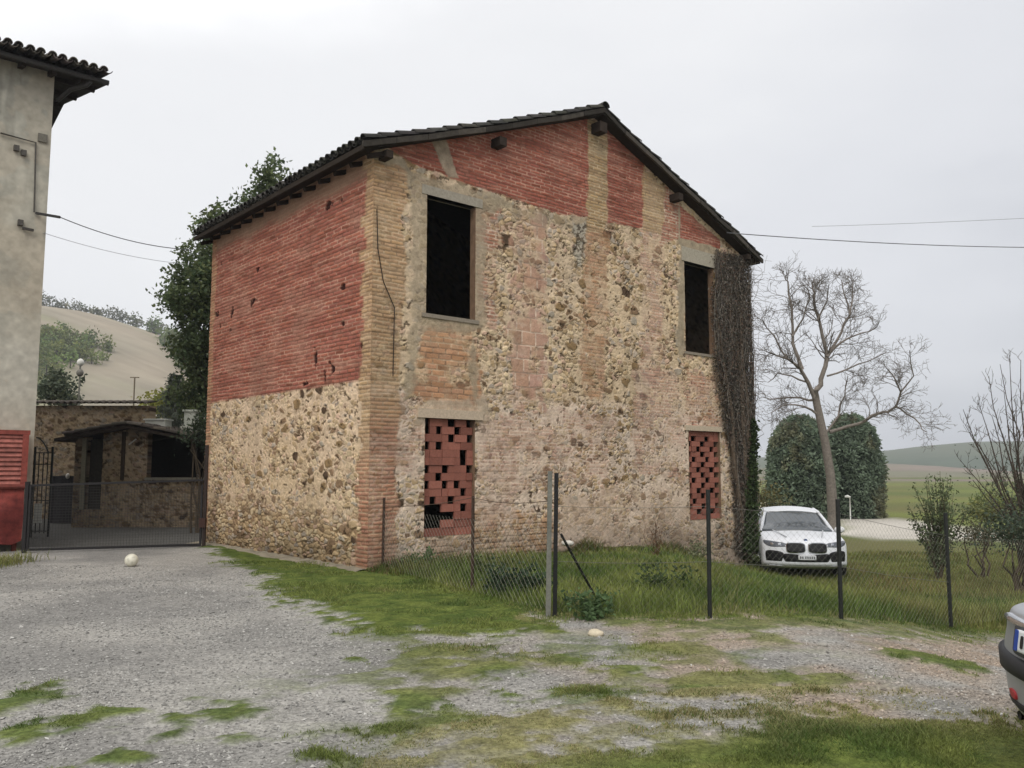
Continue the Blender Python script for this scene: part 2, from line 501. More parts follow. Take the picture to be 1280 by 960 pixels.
def rubble(u, z, s, dark=0.3, cover=0.45, sx=0.27, sy=0.17, deep=0.022, warm=0.5, mort=MORT):
    """small flat stones and a scatter of larger ones, half buried in mortar"""
    q1, q2 = fbm(u * 4, z * 4, s + 40, 4) - 0.5, fbm(u * 4, z * 4, s + 41, 4) - 0.5
    q3, q4 = fbm(u * 14, z * 14, s + 42, 3) - 0.5, fbm(u * 14, z * 14, s + 43, 3) - 0.5
    wu = u + 0.14 * q1 + 0.05 * q3; wz = z + 0.11 * q2 + 0.035 * q4
    fine = fbm(u * 17, z * 19, s + 44, 4)
    mid = fbm(u * 6, z * 7, s + 45, 4)
    clus = fbm(u * 0.9, z * 1.0, s + 70, 4)
    beige, ochre, grey, brown, darkc = C(206, 184, 150), C(188, 162, 126), C(176, 164, 146), C(134, 110, 86), C(84, 68, 54)
    pal = np.stack([beige, ochre, C(176, 162, 146), beige * 0.82, ochre * 0.82, C(190, 160, 138)])

    def cells(wu, wz, sx, sy, sd, jitter=0.95):
        f1, f2, r, r2 = voronoi(wu, wz, sx, sy, sd, jitter)
        return f2 - f1, r, r2
    # small stones everywhere
    e, r, r2 = cells(wu, wz, sx * 0.55, sy * 0.60, s)
    colr = pal[np.minimum((r * 6).astype(int), 5)] * (0.80 + 0.36 * r2)[..., None]
    dk = dark * (0.2 + 1.5 * smooth(0.42, 0.66, clus))
    colr = np.where((r2 < dk * 0.42)[..., None], brown * (0.7 + 0.6 * r)[..., None], colr)
    lime = mort * (0.76 + 0.56 * fine)[..., None] * (0.86 + 0.34 * mid)[..., None]
    lime = mix(lime, C(204, 178, 136) * (0.7 + 0.5 * fine)[..., None], smooth(0.42, 0.7, fbm(u * .7, z * .7, s + 55, 3)) * warm)
    thr = 0.10 + 0.16 * cover * smooth(0.35, 0.65, mid)
    m1 = smooth(thr, thr + 0.10, e + 0.22 * (fine - 0.5))
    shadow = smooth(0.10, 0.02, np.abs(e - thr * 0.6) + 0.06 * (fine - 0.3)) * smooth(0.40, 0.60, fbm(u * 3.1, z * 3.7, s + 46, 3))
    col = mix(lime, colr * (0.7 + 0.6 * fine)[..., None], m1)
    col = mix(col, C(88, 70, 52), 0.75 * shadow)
    h = deep * 0.45 * m1 * (0.5 + r2) - 0.010 * shadow
    # mortar washed over whole areas
    wash = smooth(0.46, 0.66, fbm(u * 2.6, z * 2.9, s + 80, 5)) * cover
    col = mix(col, lime, wash * 0.85); h = h * (1 - 0.7 * wash)
    # larger stones
    e, r, r2 = cells(u + 0.10 * q1 + 0.05 * q3, z + 0.08 * q2 + 0.04 * q4, sx * 1.05, sy * 1.1, s + 20)
    pick = r < (0.10 + 0.70 * dk)
    t2 = 0.20 + 0.22 * r2
    m2 = smooth(t2, t2 + 0.07, e + 0.16 * (fine - 0.5)) * pick
    c2 = np.where((r2 < 0.30)[..., None], brown, np.where((r2 < 0.52)[..., None], C(140, 116, 84), np.where((r2 < 0.76)[..., None], grey * 0.85, ochre * 0.85)))
    c2 = np.where(((r2 > 0.10) & (r2 < 0.10 + dk * 0.25))[..., None], darkc, c2)
    c2 = c2 * (0.74 + 0.62 * fine)[..., None] * (0.8 + 0.4 * mid)[..., None]
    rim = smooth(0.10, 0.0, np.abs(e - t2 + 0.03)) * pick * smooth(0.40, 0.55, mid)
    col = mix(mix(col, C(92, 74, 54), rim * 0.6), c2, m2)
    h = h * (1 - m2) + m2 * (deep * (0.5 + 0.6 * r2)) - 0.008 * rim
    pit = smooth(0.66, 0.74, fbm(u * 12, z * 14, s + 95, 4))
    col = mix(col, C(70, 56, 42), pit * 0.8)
    return col, h + 0.010 * (mid - 0.5) + 0.008 * (fine - 0.5) - 0.014 * pit


def layer(base, top, m):
    return mix(base[0], top[0], m), base[1] * (1 - m) + top[1] * m


def soft(u, z, poly, s, edge=0.05, rough=0.16):
    d = sdf(u, z, poly)
    n = (fbm(u * 5, z * 5, s, 4) - 0.5) * rough * 2 + (fbm(u * 1.5, z * 1.5, s + 7, 2) - 0.5) * rough
    return smooth(-edge, edge, d + n)


def gable_surface(u, z):
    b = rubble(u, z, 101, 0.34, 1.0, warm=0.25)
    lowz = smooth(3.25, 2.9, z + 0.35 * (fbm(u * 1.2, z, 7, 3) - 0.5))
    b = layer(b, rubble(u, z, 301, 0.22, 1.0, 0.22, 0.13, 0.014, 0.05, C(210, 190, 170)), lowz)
    fp = bricks(u, z, PINK, PINKM, 401, fade=1.0, deep=0.004)
    big = bricks(u, z, PINK * 0.95, PINKM, 411, 0.36, 0.27, 0.005, 0.8)
    for k, (pl, kind, strength) in enumerate([
        ([(642, 258), (682, 268), (678, 505), (636, 505)], 'big', 0.85),
        ([(731, 284), (759, 288), (756, 500), (726, 500)], 'ora', 0.75),
        ([(802, 212), (832, 238), (829, 500), (801, 500)], 'fp', 0.75),
        ([(600, 520), (700, 510), (770, 520), (760, 600), (600, 622)], 'fp', 0.5),
        ([(790, 470), (855, 462), (855, 600), (790, 590)], 'fp', 0.6),
        ([(855, 462), (900, 470), (900, 536), (855, 534)], 'red', 0.55),
        ([(700, 620), (856, 600), (905, 690), (700, 690)], 'plain', 0.6),
        ([(595, 640), (692, 640), (690, 712), (592, 712)], 'deep', 0.9),
        ([(470, 500), (530, 510), (530, 600), (470, 610)], 'fp', 0.55),
        ([(595, 258), (624, 264), (619, 412), (595, 410)], 'red2', 0.75),
        ([(528, 410), (594, 413), (604, 508), (518, 508)], 'ora', 0.95),
        ([(530, 668), (592, 668), (592, 712), (530, 712)], 'deep', 0.5),
        ([(598, 522), (640, 525), (640, 660), (598, 655)], 'fp', 0.55),
    ]):
        m = soft(u, z, UP(pl), 500 + k * 11, 0.06, 0.22) * strength
        if kind == 'ora': t = bricks(u, z, ORA, ORAM, 421, 0.28, 0.10 if k == 10 else 0.075, 0.006, 0.5)
        elif kind == 'red': t = bricks(u, z, C(176, 112, 90), PINKM, 431, fade=0.7)
        elif kind == 'red2': t = bricks(u, z, C(166, 112, 92), PINKM, 441, fade=0.4)
        elif kind == 'deep': t = bricks(u, z, C(178, 140, 106), C(120, 96, 72), 451, 0.3, 0.105, 0.022, 0.25)
        elif kind == 'plain': t = (C(194, 170, 148) * (0.62 + 0.76 * fbm(u * 11, z * 11, 77, 5))[..., None], 0.02 * (fbm(u * 5, z * 5, 78, 4) - 0.5))
        elif kind == 'big': t = big
        else: t = fp
        # worn: parts of each repair show the stone through
        m = m * (0.35 + 0.65 * smooth(0.40, 0.58, fbm(u * 3.0, z * 3.0, 600 + k, 5)))
        b = layer(b, t, m)
    plast = lambda c: (c * (0.62 + 0.76 * fbm(u * 9, z * 9, 88, 5))[..., None], 0.012 * (fbm(u * 6, z * 6, 89, 4) - 0.5) + 0.012)
    for k, (pl, st) in enumerate([
        ([(508, 214), (612, 238), (640, 256), (606, 268), (604, 412), (524, 418), (516, 500), (504, 500), (514, 400)], 0.7),
        ([(836, 242), (853, 262), (897, 302), (896, 340), (858, 330), (856, 445), (846, 445), (848, 310)], 0.9),
        ([(465, 188), (500, 196), (520, 220), (506, 236), (470, 220)], 0.8),
        ([(600, 240), (660, 258), (735, 274), (735, 292), (640, 270)], 0.5),
        ([(590, 405), (600, 500), (612, 515), (602, 520), (588, 500)], 0.7),
        ([(516, 500), (606, 500), (610, 530), (516, 530)], 0.8),
    ]):
        b = layer(b, plast(C(160, 146, 124) if k != 5 else C(186, 168, 146)), soft(u, z, UP(pl), 700 + k * 9, 0.05, 0.14) * st)
    # corner pilaster and its red lower courses
    pil = soft(u, z, UP([(440, 190), (506, 212), (500, 470), (490, 740), (440, 740)]), 811, 0.04, 0.10)
    pb = bricks(u, z, C(184, 148, 112), C(184, 160, 130), 461, 0.26, 0.068, 0.009, 0.45)
    pr = bricks(u, z, C(170, 120, 96), C(174, 146, 120), 463, 0.26, 0.068, 0.012, 0.3)
    lo = smooth(3.2, 1.8, z + 0.8 * (fbm(u * 2, z * 1.5, 91, 3) - 0.5))
    b = layer(b, layer(pb, pr, lo), pil * (0.9 - 0.25 * smooth(0.5, 0.65, fbm(u * 2, z * 2, 92, 3))))
    # red brick gable
    rb = bricks(u, z, RED, REDM, 471, 0.26, 0.066, 0.008, 0.35)
    for k, pl in enumerate([
        [(484, 184), (736, 142), (736, 272), (700, 268), (640, 248), (585, 230), (560, 221), (520, 206)],
        [(758, 150), (805, 205), (803, 285), (757, 277)],
        [(850, 258), (900, 300), (900, 311), (850, 297)],
    ]):
        b = layer(b, rb, soft(u, z, UP(pl), 821 + k, 0.02, 0.05))
    b = layer(b, bricks(u, z, C(160, 88, 74), PINKM, 481, fade=0.9), soft(u, z, UP([(832, 236), (848, 250), (846, 296), (826, 305)]), 831, 0.05, 0.12) * 0.7)
    b = layer(b, bricks(u, z, C(180, 150, 114), C(188, 168, 138), 491, 0.26, 0.068, 0.008, 0.5),
              np.maximum(soft(u, z, UP([(735, 150), (759, 158), (758, 290), (734, 290)]), 841, 0.03, 0.07),
                         soft(u, z, UP([(803, 206), (832, 236), (828, 290), (803, 290)]), 842, 0.03, 0.08) * 0.8))
    b = layer(b, plast(C(160, 146, 126)), soft(u, z, UP([(539, 176), (556, 174), (572, 222), (560, 224)]), 851, 0.02, 0.05) * 0.9)
    # black damp streak and grey efflorescence
    st = soft(u, z, UP([(716, 278), (732, 278), (728, 335), (720, 335)]), 861, 0.05, 0.12)
    b = (mix(b[0], np.where((fbm(u * 14, z * 14, 93, 3) > 0.5)[..., None], C(60, 58, 54), C(178, 172, 158)), st * 0.75), b[1])
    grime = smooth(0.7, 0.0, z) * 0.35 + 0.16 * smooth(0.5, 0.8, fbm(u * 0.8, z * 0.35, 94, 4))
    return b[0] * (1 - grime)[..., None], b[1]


BOUND = VP([(255, 503), (455, 478)])


def side_surface(v, z):
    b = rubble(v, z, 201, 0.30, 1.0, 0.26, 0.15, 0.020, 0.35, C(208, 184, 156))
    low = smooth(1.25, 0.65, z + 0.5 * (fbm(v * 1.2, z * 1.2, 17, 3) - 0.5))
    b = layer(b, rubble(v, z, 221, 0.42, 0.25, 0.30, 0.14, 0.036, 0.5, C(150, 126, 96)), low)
    zb = BOUND[0][1] * 0.5 + BOUND[1][1] * 0.5
    up = smooth(-0.03, 0.03, z - zb + 0.05 * (fbm(v * 3, z * 3, 18, 3) - 0.5))
    red = bricks(v, z, C(158, 97, 81), C(172, 133, 114), 521, 0.27, 0.072, 0.010, 0.5)
    holes = smooth(0.80, 0.84, fbm(v * 3.1, z * 3.1, 19, 3))
    red = (mix(red[0], C(60, 36, 32), holes), red[1] - 0.03 * holes)
    b = layer(b, red, up)
    # strip of exposed mortar just below the eave
    b = layer(b, (C(158, 134, 112) * (0.8 + 0.4 * fbm(v * 6, z * 6, 23, 4))[..., None], 0.01 * fbm(v * 6, z * 6, 24, 4)), 0.7 * smooth(EAVE - 0.45, EAVE - 0.2, z + 0.2 * (fbm(v * 2, z * 2, 29, 3) - 0.5)))
    qn = smooth(0.36, 0.26, v + 0.12 * (vn(v * 0, np.floor(z / 0.2), 31) - 0.5) * 2)
    q = bricks(v, z, C(186, 154, 118), C(184, 162, 132), 531, 0.26, 0.068, 0.01, 0.6)
    qr = bricks(v, z, C(168, 118, 96), C(172, 144, 118), 533, 0.26, 0.068, 0.012, 0.3)
    b = layer(b, layer(q, qr, smooth(2.6, 1.2, z)), qn * 0.9)
    fq = smooth(BL - 0.30, BL - 0.2, v + 0.1 * (vn(v * 0, np.floor(z / 0.2), 33) - 0.5))
    b = layer(b, bricks(v, z, C(176, 128, 100), C(176, 150, 118), 541, 0.26, 0.068, 0.01, 0.5), fq * 0.85)
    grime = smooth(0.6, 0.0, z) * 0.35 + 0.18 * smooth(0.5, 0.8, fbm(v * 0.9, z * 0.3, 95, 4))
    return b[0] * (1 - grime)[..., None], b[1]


def axis(breaks, step):
    o = []
    for a, b in zip(breaks[:-1], breaks[1:]):
        n = max(1, int(round((b - a) / step)))
        o.append(np.linspace(a, b, n, endpoint=False))
    return np.concatenate(o + [[breaks[-1]]])


barn = empty('barn', (BC[0], BC[1], 0), YAW, 'two-storey brick and rubble stone barn with dark empty windows', 'barn')
W_UP = [(1.095, 2.20), (8.46, 9.595)]        # u ranges of the openings
Z_UP, Z_LO = (4.39, 6.535), (0.50, 2.55)
LO_U = [(1.10, 2.205), (8.50, 9.70)]
TH = 0.15


def barn_walls():
    us = sorted({-0.012, BW, *[x for r in W_UP + LO_U for x in r]})
    zs = sorted({-1.0, *Z_UP, *Z_LO, RIDGE + 0.1})
    u, z = axis(us, 0.0128), axis(zs, 0.0125)
    U, Z = np.meshgrid(u, z, indexing='ij')
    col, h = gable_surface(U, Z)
    # thin walls get no displacement at the borders of openings
    V = np.stack([U, -h, Z], -1)
    a, b = U.shape
    i = np.arange(a - 1)[:, None]; j = np.arange(b - 1)[None]
    q = np.stack([i * b + j, (i + 1) * b + j, (i + 1) * b + j + 1, i * b + j + 1], -1)
    uc, zc = (U[:-1, :-1] + U[1:, 1:]) / 2, (Z[:-1, :-1] + Z[1:, 1:]) / 2
    keep = zc < EAVE + SL * np.minimum(uc, BW - uc) + 0.10
    for r, zr in [(W_UP[0], Z_UP), (W_UP[1], Z_UP), (LO_U[0], Z_LO), (LO_U[1], Z_LO)]:
        keep &= ~((uc > r[0]) & (uc < r[1]) & (zc > zr[0]) & (zc < zr[1]))
    q = q[keep]
    used = np.zeros(a * b, bool); used[q.ravel()] = True
    re = np.cumsum(used) - 1
    m = M(); m.add(V.reshape(-1, 3)[used], re[q], col.reshape(-1, 3)[used])
    # reveals: the thickness of the wall seen inside each opening
    for r, zr in [(W_UP[0], Z_UP), (W_UP[1], Z_UP), (LO_U[0], Z_LO), (LO_U[1], Z_LO)]:
        c = C(128, 104, 84)
        for (p, s_) in [((r[0], zr[0]), (r[0], zr[1])), ((r[0], zr[1]), (r[1], zr[1])), ((r[1], zr[1]), (r[1], zr[0])), ((r[1], zr[0]), (r[0], zr[0]))]:
            n = 24
            t = np.linspace(0, 1, n)
            line = np.stack([p[0] + (s_[0] - p[0]) * t, np.zeros(n), p[1] + (s_[1] - p[1]) * t], -1)
            g = np.stack([line + np.array([0, d, 0]) for d in np.linspace(-0.01, TH, 6)], 0)
            m.grid(g, np.broadcast_to(c, g.shape) * (0.8 + 0.4 * RNG.random(g.shape[:2]))[..., None])
    m.build('gable_wall', MASON, barn, True)
    # side wall
    v, z = axis([-0.012, BL], 0.014), axis([-0.7, EAVE + 0.15], 0.0125)
    Vv, Z = np.meshgrid(v, z, indexing='ij')
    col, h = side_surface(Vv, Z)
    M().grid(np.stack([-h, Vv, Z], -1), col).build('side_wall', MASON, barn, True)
    # far walls, rubble colour darkened as painted indoor shade, and the inner floor
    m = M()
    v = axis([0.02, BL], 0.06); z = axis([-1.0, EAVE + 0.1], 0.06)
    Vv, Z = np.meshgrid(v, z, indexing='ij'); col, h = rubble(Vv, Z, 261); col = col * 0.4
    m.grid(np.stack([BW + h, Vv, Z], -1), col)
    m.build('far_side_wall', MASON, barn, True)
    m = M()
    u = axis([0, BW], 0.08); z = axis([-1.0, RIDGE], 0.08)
    U, Z = np.meshgrid(u, z, indexing='ij'); col, h = rubble(U, Z, 271); col = col * 0.25  # darkened colour stands in for the unlit interior behind the windows
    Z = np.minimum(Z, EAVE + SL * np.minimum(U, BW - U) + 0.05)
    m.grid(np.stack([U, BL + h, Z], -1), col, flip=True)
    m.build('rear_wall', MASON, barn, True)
    M().box((0.05, 0.46, 3.0), (BW - 0.05, BL - 0.05, 3.2), C(60, 48, 38)).build('upper_floor', WOOD, barn)
    vv = axis([-0.05, BL + 0.1], 0.06); dd = np.linspace(0, 1, 9)
    Vv, D = np.meshgrid(vv, dd, indexing='ij')
    wd = 0.30 + 0.35 * (fbm(Vv * 1.5, Vv * 0, 71, 4) - 0.4)
    Zp = 0.075 * (1 - D ** 1.5) + 0.05 * (fbm(Vv * 5, D * 3, 72, 4) - 0.5) - 0.02
    M().grid(np.stack([-0.0 - wd * D, Vv, Zp], -1), C(132, 124, 108) * (0.6 + 0.8 * fbm(Vv * 6, D * 4, 73, 4))[..., None]).build('plinth', CONC, barn, True)


ICO = None


def ico(n=1):
    global ICO
    bm = bmesh.new(); bmesh.ops.create_icosphere(bm, subdivisions=n, radius=1)
    v = np.array([x.co[:] for x in bm.verts]); f = np.array([[q.index for q in p.verts] for p in bm.faces]); bm.free()
    return v, f


ICO1, ICO2, ICO3 = ico(1), ico(2), ico(3)


def blob(m, c, s, col, lev=2, rough=0.25):
    v, f = {1: ICO1, 2: ICO2, 3: ICO3}[lev]
    k = RNG.integers(0, 999)
    d = 1 + rough * (2 * fbm(v[:, 0] * 1.6 + k, v[:, 1] * 1.6 + v[:, 2] * 1.1, 3, 2) - 1)
    m.add(v * d[:, None] * np.asarray(s) + np.asarray(c), f, col)


barn_walls()


def opening_trim():
    # lintels, sills
    c = C(158, 150, 136)
    M().box((0.98, -0.022, Z_UP[1]), (2.36, 0.2, Z_UP[1] + 0.17), c).build('lintel', CONC, barn)
    M().box((8.36, -0.03, Z_UP[1]), (9.86, 0.2, Z_UP[1] + 0.34), C(166, 158, 142)).build('lintel', CONC, barn)
    M().box((1.0, -0.035, Z_UP[0] - 0.07), (2.28, 0.3, Z_UP[0]), C(140, 130, 116)).build('sill', CONC, barn)
    M().box((8.40, -0.03, Z_UP[0] - 0.06), (9.66, 0.3, Z_UP[0]), C(140, 130, 116)).build('sill', CONC, barn)
    M().box((0.93, -0.045, Z_LO[1]), (2.37, 0.2, Z_LO[1] + 0.16), C(190, 172, 150)).build('lintel', CONC, barn)
    M().box((8.36, -0.035, Z_LO[1]), (9.78, 0.2, Z_LO[1] + 0.12), C(188, 172, 150)).build('lintel', CONC, barn)


opening_trim()


def lattice(u0, u1, z0, z1, s, hole):
    """pierced screen of thin red bricks: courses with gaps left open"""
    rng = np.random.default_rng(s)
    m = M()
    if hole:
        rows, n = 15, 8
        gaps = {(14, 0), (14, 4), (14, 7), (13, 2), (13, 5), (12, 4), (12, 7), (11, 0), (11, 2), (9, 6), (8, 0), (8, 3), (8, 7), (7, 2), (6, 5), (6, 0), (6, 3), (5, 6),
                (4, 4), (4, 1), (3, 0), (3, 1), (3, 2), (3, 6), (2, 0), (2, 1), (2, 2), (2, 3), (1, 0), (1, 1), (1, 2), (2, 4), (10, 6), (13, 0)}
    else:
        rows, n = 17, 7
        gaps = {(r, c) for r in range(1, 16) for c in range(n) if (r % 2 == 0 and c in (0, 3, 6)) or (r % 4 == 1 and c in (2, 5)) or (r % 4 == 3 and c in (1, 4))}
    bh, bw = (z1 - z0) / rows, (u1 - u0) / n
    for r in range(rows):
        c = 0
        while c < n:
            if (r, c) in gaps:
                c += 1; continue
            k = 2 if (c + 1 < n and (r, c + 1) not in gaps and rng.random() < 0.6) else 1
            d = rng.uniform(-0.012, 0.012); e = rng.uniform(-0.012, 0.012) if hole else 0
            m.box((u0 + c * bw + 0.003 + e, 0.05 + d, z0 + r * bh + 0.002), (u0 + (c + k) * bw - 0.003 + e, 0.10 + d, z0 + (r + 1) * bh - 0.002), C(150, 98, 84) * rng.uniform(0.7, 1.15))
            c += k
    return m


lattice(*LO_U[0], *Z_LO, 5, True).build('brick_lattice', MASON, barn)
lattice(*LO_U[1], *Z_LO, 6, False).build('brick_lattice', MASON, barn)


def tile_slope(m, origin, along, down, up, ncol, nrow, pitch, gauge, rng, base, r=0.085):
    """barrel tiles: columns 'along' the eave, courses laid 'down' the slope; covers on top, pans between"""
    th = np.linspace(0, math.pi, 7)
    for c in range(ncol):
        for rr in range(nrow):
            for pan in (0, 1):
                o = origin + along * ((c + 0.5 * pan + 0.25) * pitch + rng.uniform(-.012, .012)) + down * (rr * gauge + rng.uniform(-.015, .015) - 0.03)
                k = 1.0 if not pan else -0.85
                lift = (0.035 if not pan else 0.06)
                ring = []
                for (t, sc, dz) in ((0, 0.86, 0.0), (gauge + 0.07, 1.0, 0.028)):
                    ring.append(o[None] + down * t + along * (np.cos(th) * r * sc)[:, None] + up * ((np.sin(th) * r * sc * k + lift + dz * (1 if not pan else .6)))[:, None])
                # thickness at the lower end
                inn = o[None] + down * (gauge + 0.07) + along * (np.cos(th) * r * 0.80)[:, None] + up * ((np.sin(th) * r * 0.80 * k + lift + 0.028 * (1 if not pan else .6)))[:, None]
                col = base * rng.uniform(0.6, 1.35) * np.array([1, rng.uniform(.95, 1.06), rng.uniform(.92, 1.08)])
                m.grid(np.stack([ring[0], ring[1], inn], 0), np.broadcast_to(col, (3, 7, 3)))


def barn_roof():
    rng = np.random.default_rng(3)
    OE, OG = 0.42, 0.30          # eave and verge overhang
    ang = math.atan(SL)
    ln = (BW / 2 + OE) / math.cos(ang)
    roof = M()
    def sag(m_):
        for k, v in enumerate(m_.v):
            v = v.copy(); t = np.abs(v[:, 0] - BW / 2) / (BW / 2)
            v[:, 2] += -0.07 * np.sin(np.clip(t, 0, 1) * math.pi) * (0.6 + 0.8 * vn(v[:, 1] * .3 + 3, v[:, 0] * .1, 5)) + 0.10 * (vn(v[:, 0] * .8, v[:, 1] * .4, 6) - .5) + 0.04 * (vn(v[:, 0] * 2.6, v[:, 1] * .5, 7) - .5)
            m_.v[k] = v
    for side in (0, 1):
        sx = -1 if side == 0 else 1
        down = np.array([sx * math.cos(ang), 0, -math.sin(ang)])
        upn = np.array([sx * math.sin(ang), 0, math.cos(ang)])
        org = np.array([BW / 2, -OG, RIDGE + 0.17])
        along = np.array([0, 1.0, 0])
        n = int((BL + 2 * OG) / 0.2)
        tile_slope(roof, org + down * 0.08, along, down, upn, n, int(ln / 0.36), 0.2, 0.36, rng, C(66, 64, 60))
    # ridge caps
    th = np.linspace(0, math.pi, 7)
    k = int((BL + 2 * OG) / 0.36)
    for i in range(k + 1):
        y0 = -OG - 0.05 + i * 0.36
        a = np.stack([BW / 2 + np.cos(th) * 0.11, np.full(7, y0), RIDGE + 0.22 + np.sin(th) * 0.10], -1)
        b = np.stack([BW / 2 + np.cos(th) * 0.13, np.full(7, y0 + 0.4), RIDGE + 0.20 + np.sin(th) * 0.10], -1)
        roof.grid(np.stack([a, b], 0), np.broadcast_to(C(74, 70, 66) * rng.uniform(.7, 1.3), (2, 7, 3)))
    # patches of moss
    sag(roof)
    roof_o = roof.build('roof', TILE, barn)
    # boarding under the tiles
    deck = M()
    for sx in (-1, 1):
        e = np.array([BW / 2 + sx * (BW / 2 + OE - 0.06), 0, EAVE - (OE - 0.06) * SL + 0.06])
        r = np.array([BW / 2, 0, RIDGE + 0.06])
        for (y0, y1) in ((-OG + 0.04, BL + OG - 0.04),):
            v = [(e[0], y0, e[2]), (r[0], y0, r[2]), (r[0], y1, r[2]), (e[0], y1, e[2])]
            v = np.array(v + [(x, y, z + 0.09) for x, y, z in v])
            deck.add(v, np.array([(0, 1, 2, 3), (7, 6, 5, 4), (0, 4, 5, 1), (3, 2, 6, 7), (0, 3, 7, 4), (1, 5, 6, 2)]), C(50, 43, 37))
    sag(deck); deck.build('roof_deck', WOOD, barn)
    # weathered verge board along the visible gable
    vb = M()
    for sx in (-1, 1):
        for i in range(9):
            t0, t1 = i / 9, (i + 0.985) / 9
            e0 = BW / 2 + sx * (BW / 2 + OE) * t0; e1 = BW / 2 + sx * (BW / 2 + OE) * t1
            z0 = RIDGE + 0.14 - abs(e0 - BW / 2) * SL; z1 = RIDGE + 0.14 - abs(e1 - BW / 2) * SL
            d = rng.uniform(-.01, .01)
            v = np.array([(e0, -OG - 0.02 + d, z0 - .05), (e1, -OG - 0.02 + d, z1 - .05), (e1, -OG - 0.02 + d, z1 + .05), (e0, -OG - 0.02 + d, z0 + .05)])
            v = np.concatenate([v, v + np.array([0, 0.05, 0])])
            vb.add(v, np.array([(0, 1, 2, 3), (7, 6, 5, 4), (0, 4, 5, 1), (3, 2, 6, 7), (0, 3, 7, 4), (1, 5, 6, 2)]), C(74, 69, 63) * rng.uniform(.5, 1.3))
    sag(vb); vb.build('verge_board', WOOD, barn)
    # rafters showing under the eave of the side wall, purlin ends on the gable
    for i in range(14):
        y = -0.15 + i * (BL + 0.3) / 13
        a = np.array([0.15, y, EAVE + 0.15 * SL - 0.03]); b = np.array([-OE + 0.2, y, EAVE - (OE - 0.2) * SL - 0.02])
        M().bar(a, b, 0.075, 0.08, C(44, 37, 31)).build('rafter', WOOD, barn)
    for uu, dz, s_ in ((2.66, -0.16, 0.17), (BW / 2, -0.2, 0.22), (8.05, -0.16, 0.17), (0.14, -0.06, 0.13), (BW - 0.14, -0.06, 0.13)):
        z = EAVE + SL * min(uu, BW - uu) + dz
        M().box((uu - s_ / 2, -OG + 0.03, z - s_ / 2), (uu + s_ / 2, 0.4, z + s_ / 2), C(56, 48, 42)).build('purlin', WOOD, barn)


barn_roof()
# crack running down the pilaster, as a dark stained cable
pts = [uz(*p) for p in [(470, 262), (471, 310), (478, 352), (492, 385), (491, 425), (490, 470)]]
M().tube([(u, -0.03, z) for u, z in pts], 0.009, 5, C(50, 40, 34)).build('wall_cable', METAL, barn)

# ------------------------------------------------------------------ foliage helpers
def leaf_quads(m, P, size, col, rng, droop=0.0, aspect=0.6, up=0.0):
    """one rhombus leaf at each point of P, random facing"""
    P = np.asarray(P, float); n = len(P)
    size = np.broadcast_to(np.asarray(size, float), (n,))
    d = rng.normal(size=(n, 3)); d[:, 2] += -droop
    d /= np.linalg.norm(d, axis=1)[:, None]
    k = rng.normal(size=(n, 3)); k[:, 2] += up
    s_ = np.cross(d, k); s_ /= np.linalg.norm(s_, axis=1)[:, None] + 1e-9
    nn = np.cross(d, s_)
    L_ = size[:, None]; W_ = (size * aspect)[:, None] / 2
    v = np.stack([P, P + d * L_ * .45 + s_ * W_ + nn * W_ * .3, P + d * L_, P + d * L_ * .45 - s_ * W_ + nn * W_ * .3], 1)
    f = np.arange(n * 4).reshape(n, 4)
    c = np.repeat(np.broadcast_to(np.asarray(col, float), (n, 3)), 4, axis=0)
    m.add(v.reshape(-1, 3), f, c)


def shell_points(rng, c, r, n, inner=0.75):
    d = rng.normal(size=(n, 3)); d /= np.linalg.norm(d, axis=1)[:, None]
    return np.asarray(c) + d * np.asarray(r) * (inner + (1 - inner) * rng.random((n, 1)))


def crown(m, lumps, nclump, nleaf, spread, size, base, rng, var=0.35, inner=0.55):
    """lumps: (centre, radii) list; sprays of leaves on and inside them"""
    wts = np.array([r[0] * r[1] + r[1] * r[2] + r[0] * r[2] for _, r in lumps]); wts = wts / wts.sum()
    for i, (c, r) in enumerate(lumps):
        k = max(3, int(nclump * wts[i]))
        cc = shell_points(rng, c, r, k, inner)
        P = np.repeat(cc, nleaf, axis=0) + rng.normal(size=(k * nleaf, 3)) * spread
        t = np.repeat(rng.uniform(1 - var, 1 + var, k), nleaf) * rng.uniform(0.8, 1.25, k * nleaf)
        hue = np.repeat(rng.uniform(-1, 1, k), nleaf)
        col = np.asarray(base)[None] * t[:, None] * (1 + hue[:, None] * np.array([0.14, 0.03, -0.1]))
        leaf_quads(m, P, size * rng.uniform(0.7, 1.3, len(P)), col, rng)


def limb_curve(p0, p1, rng, n=6, wob=0.12):
    p0, p1 = np.asarray(p0, float), np.asarray(p1, float)
    t = np.linspace(0, 1, n)[:, None]
    L_ = np.linalg.norm(p1 - p0)
    off = rng.normal(size=(n, 3)) * wob * L_ * np.sin(t * math.pi) * 0.5
    return p0 + (p1 - p0) * t + off


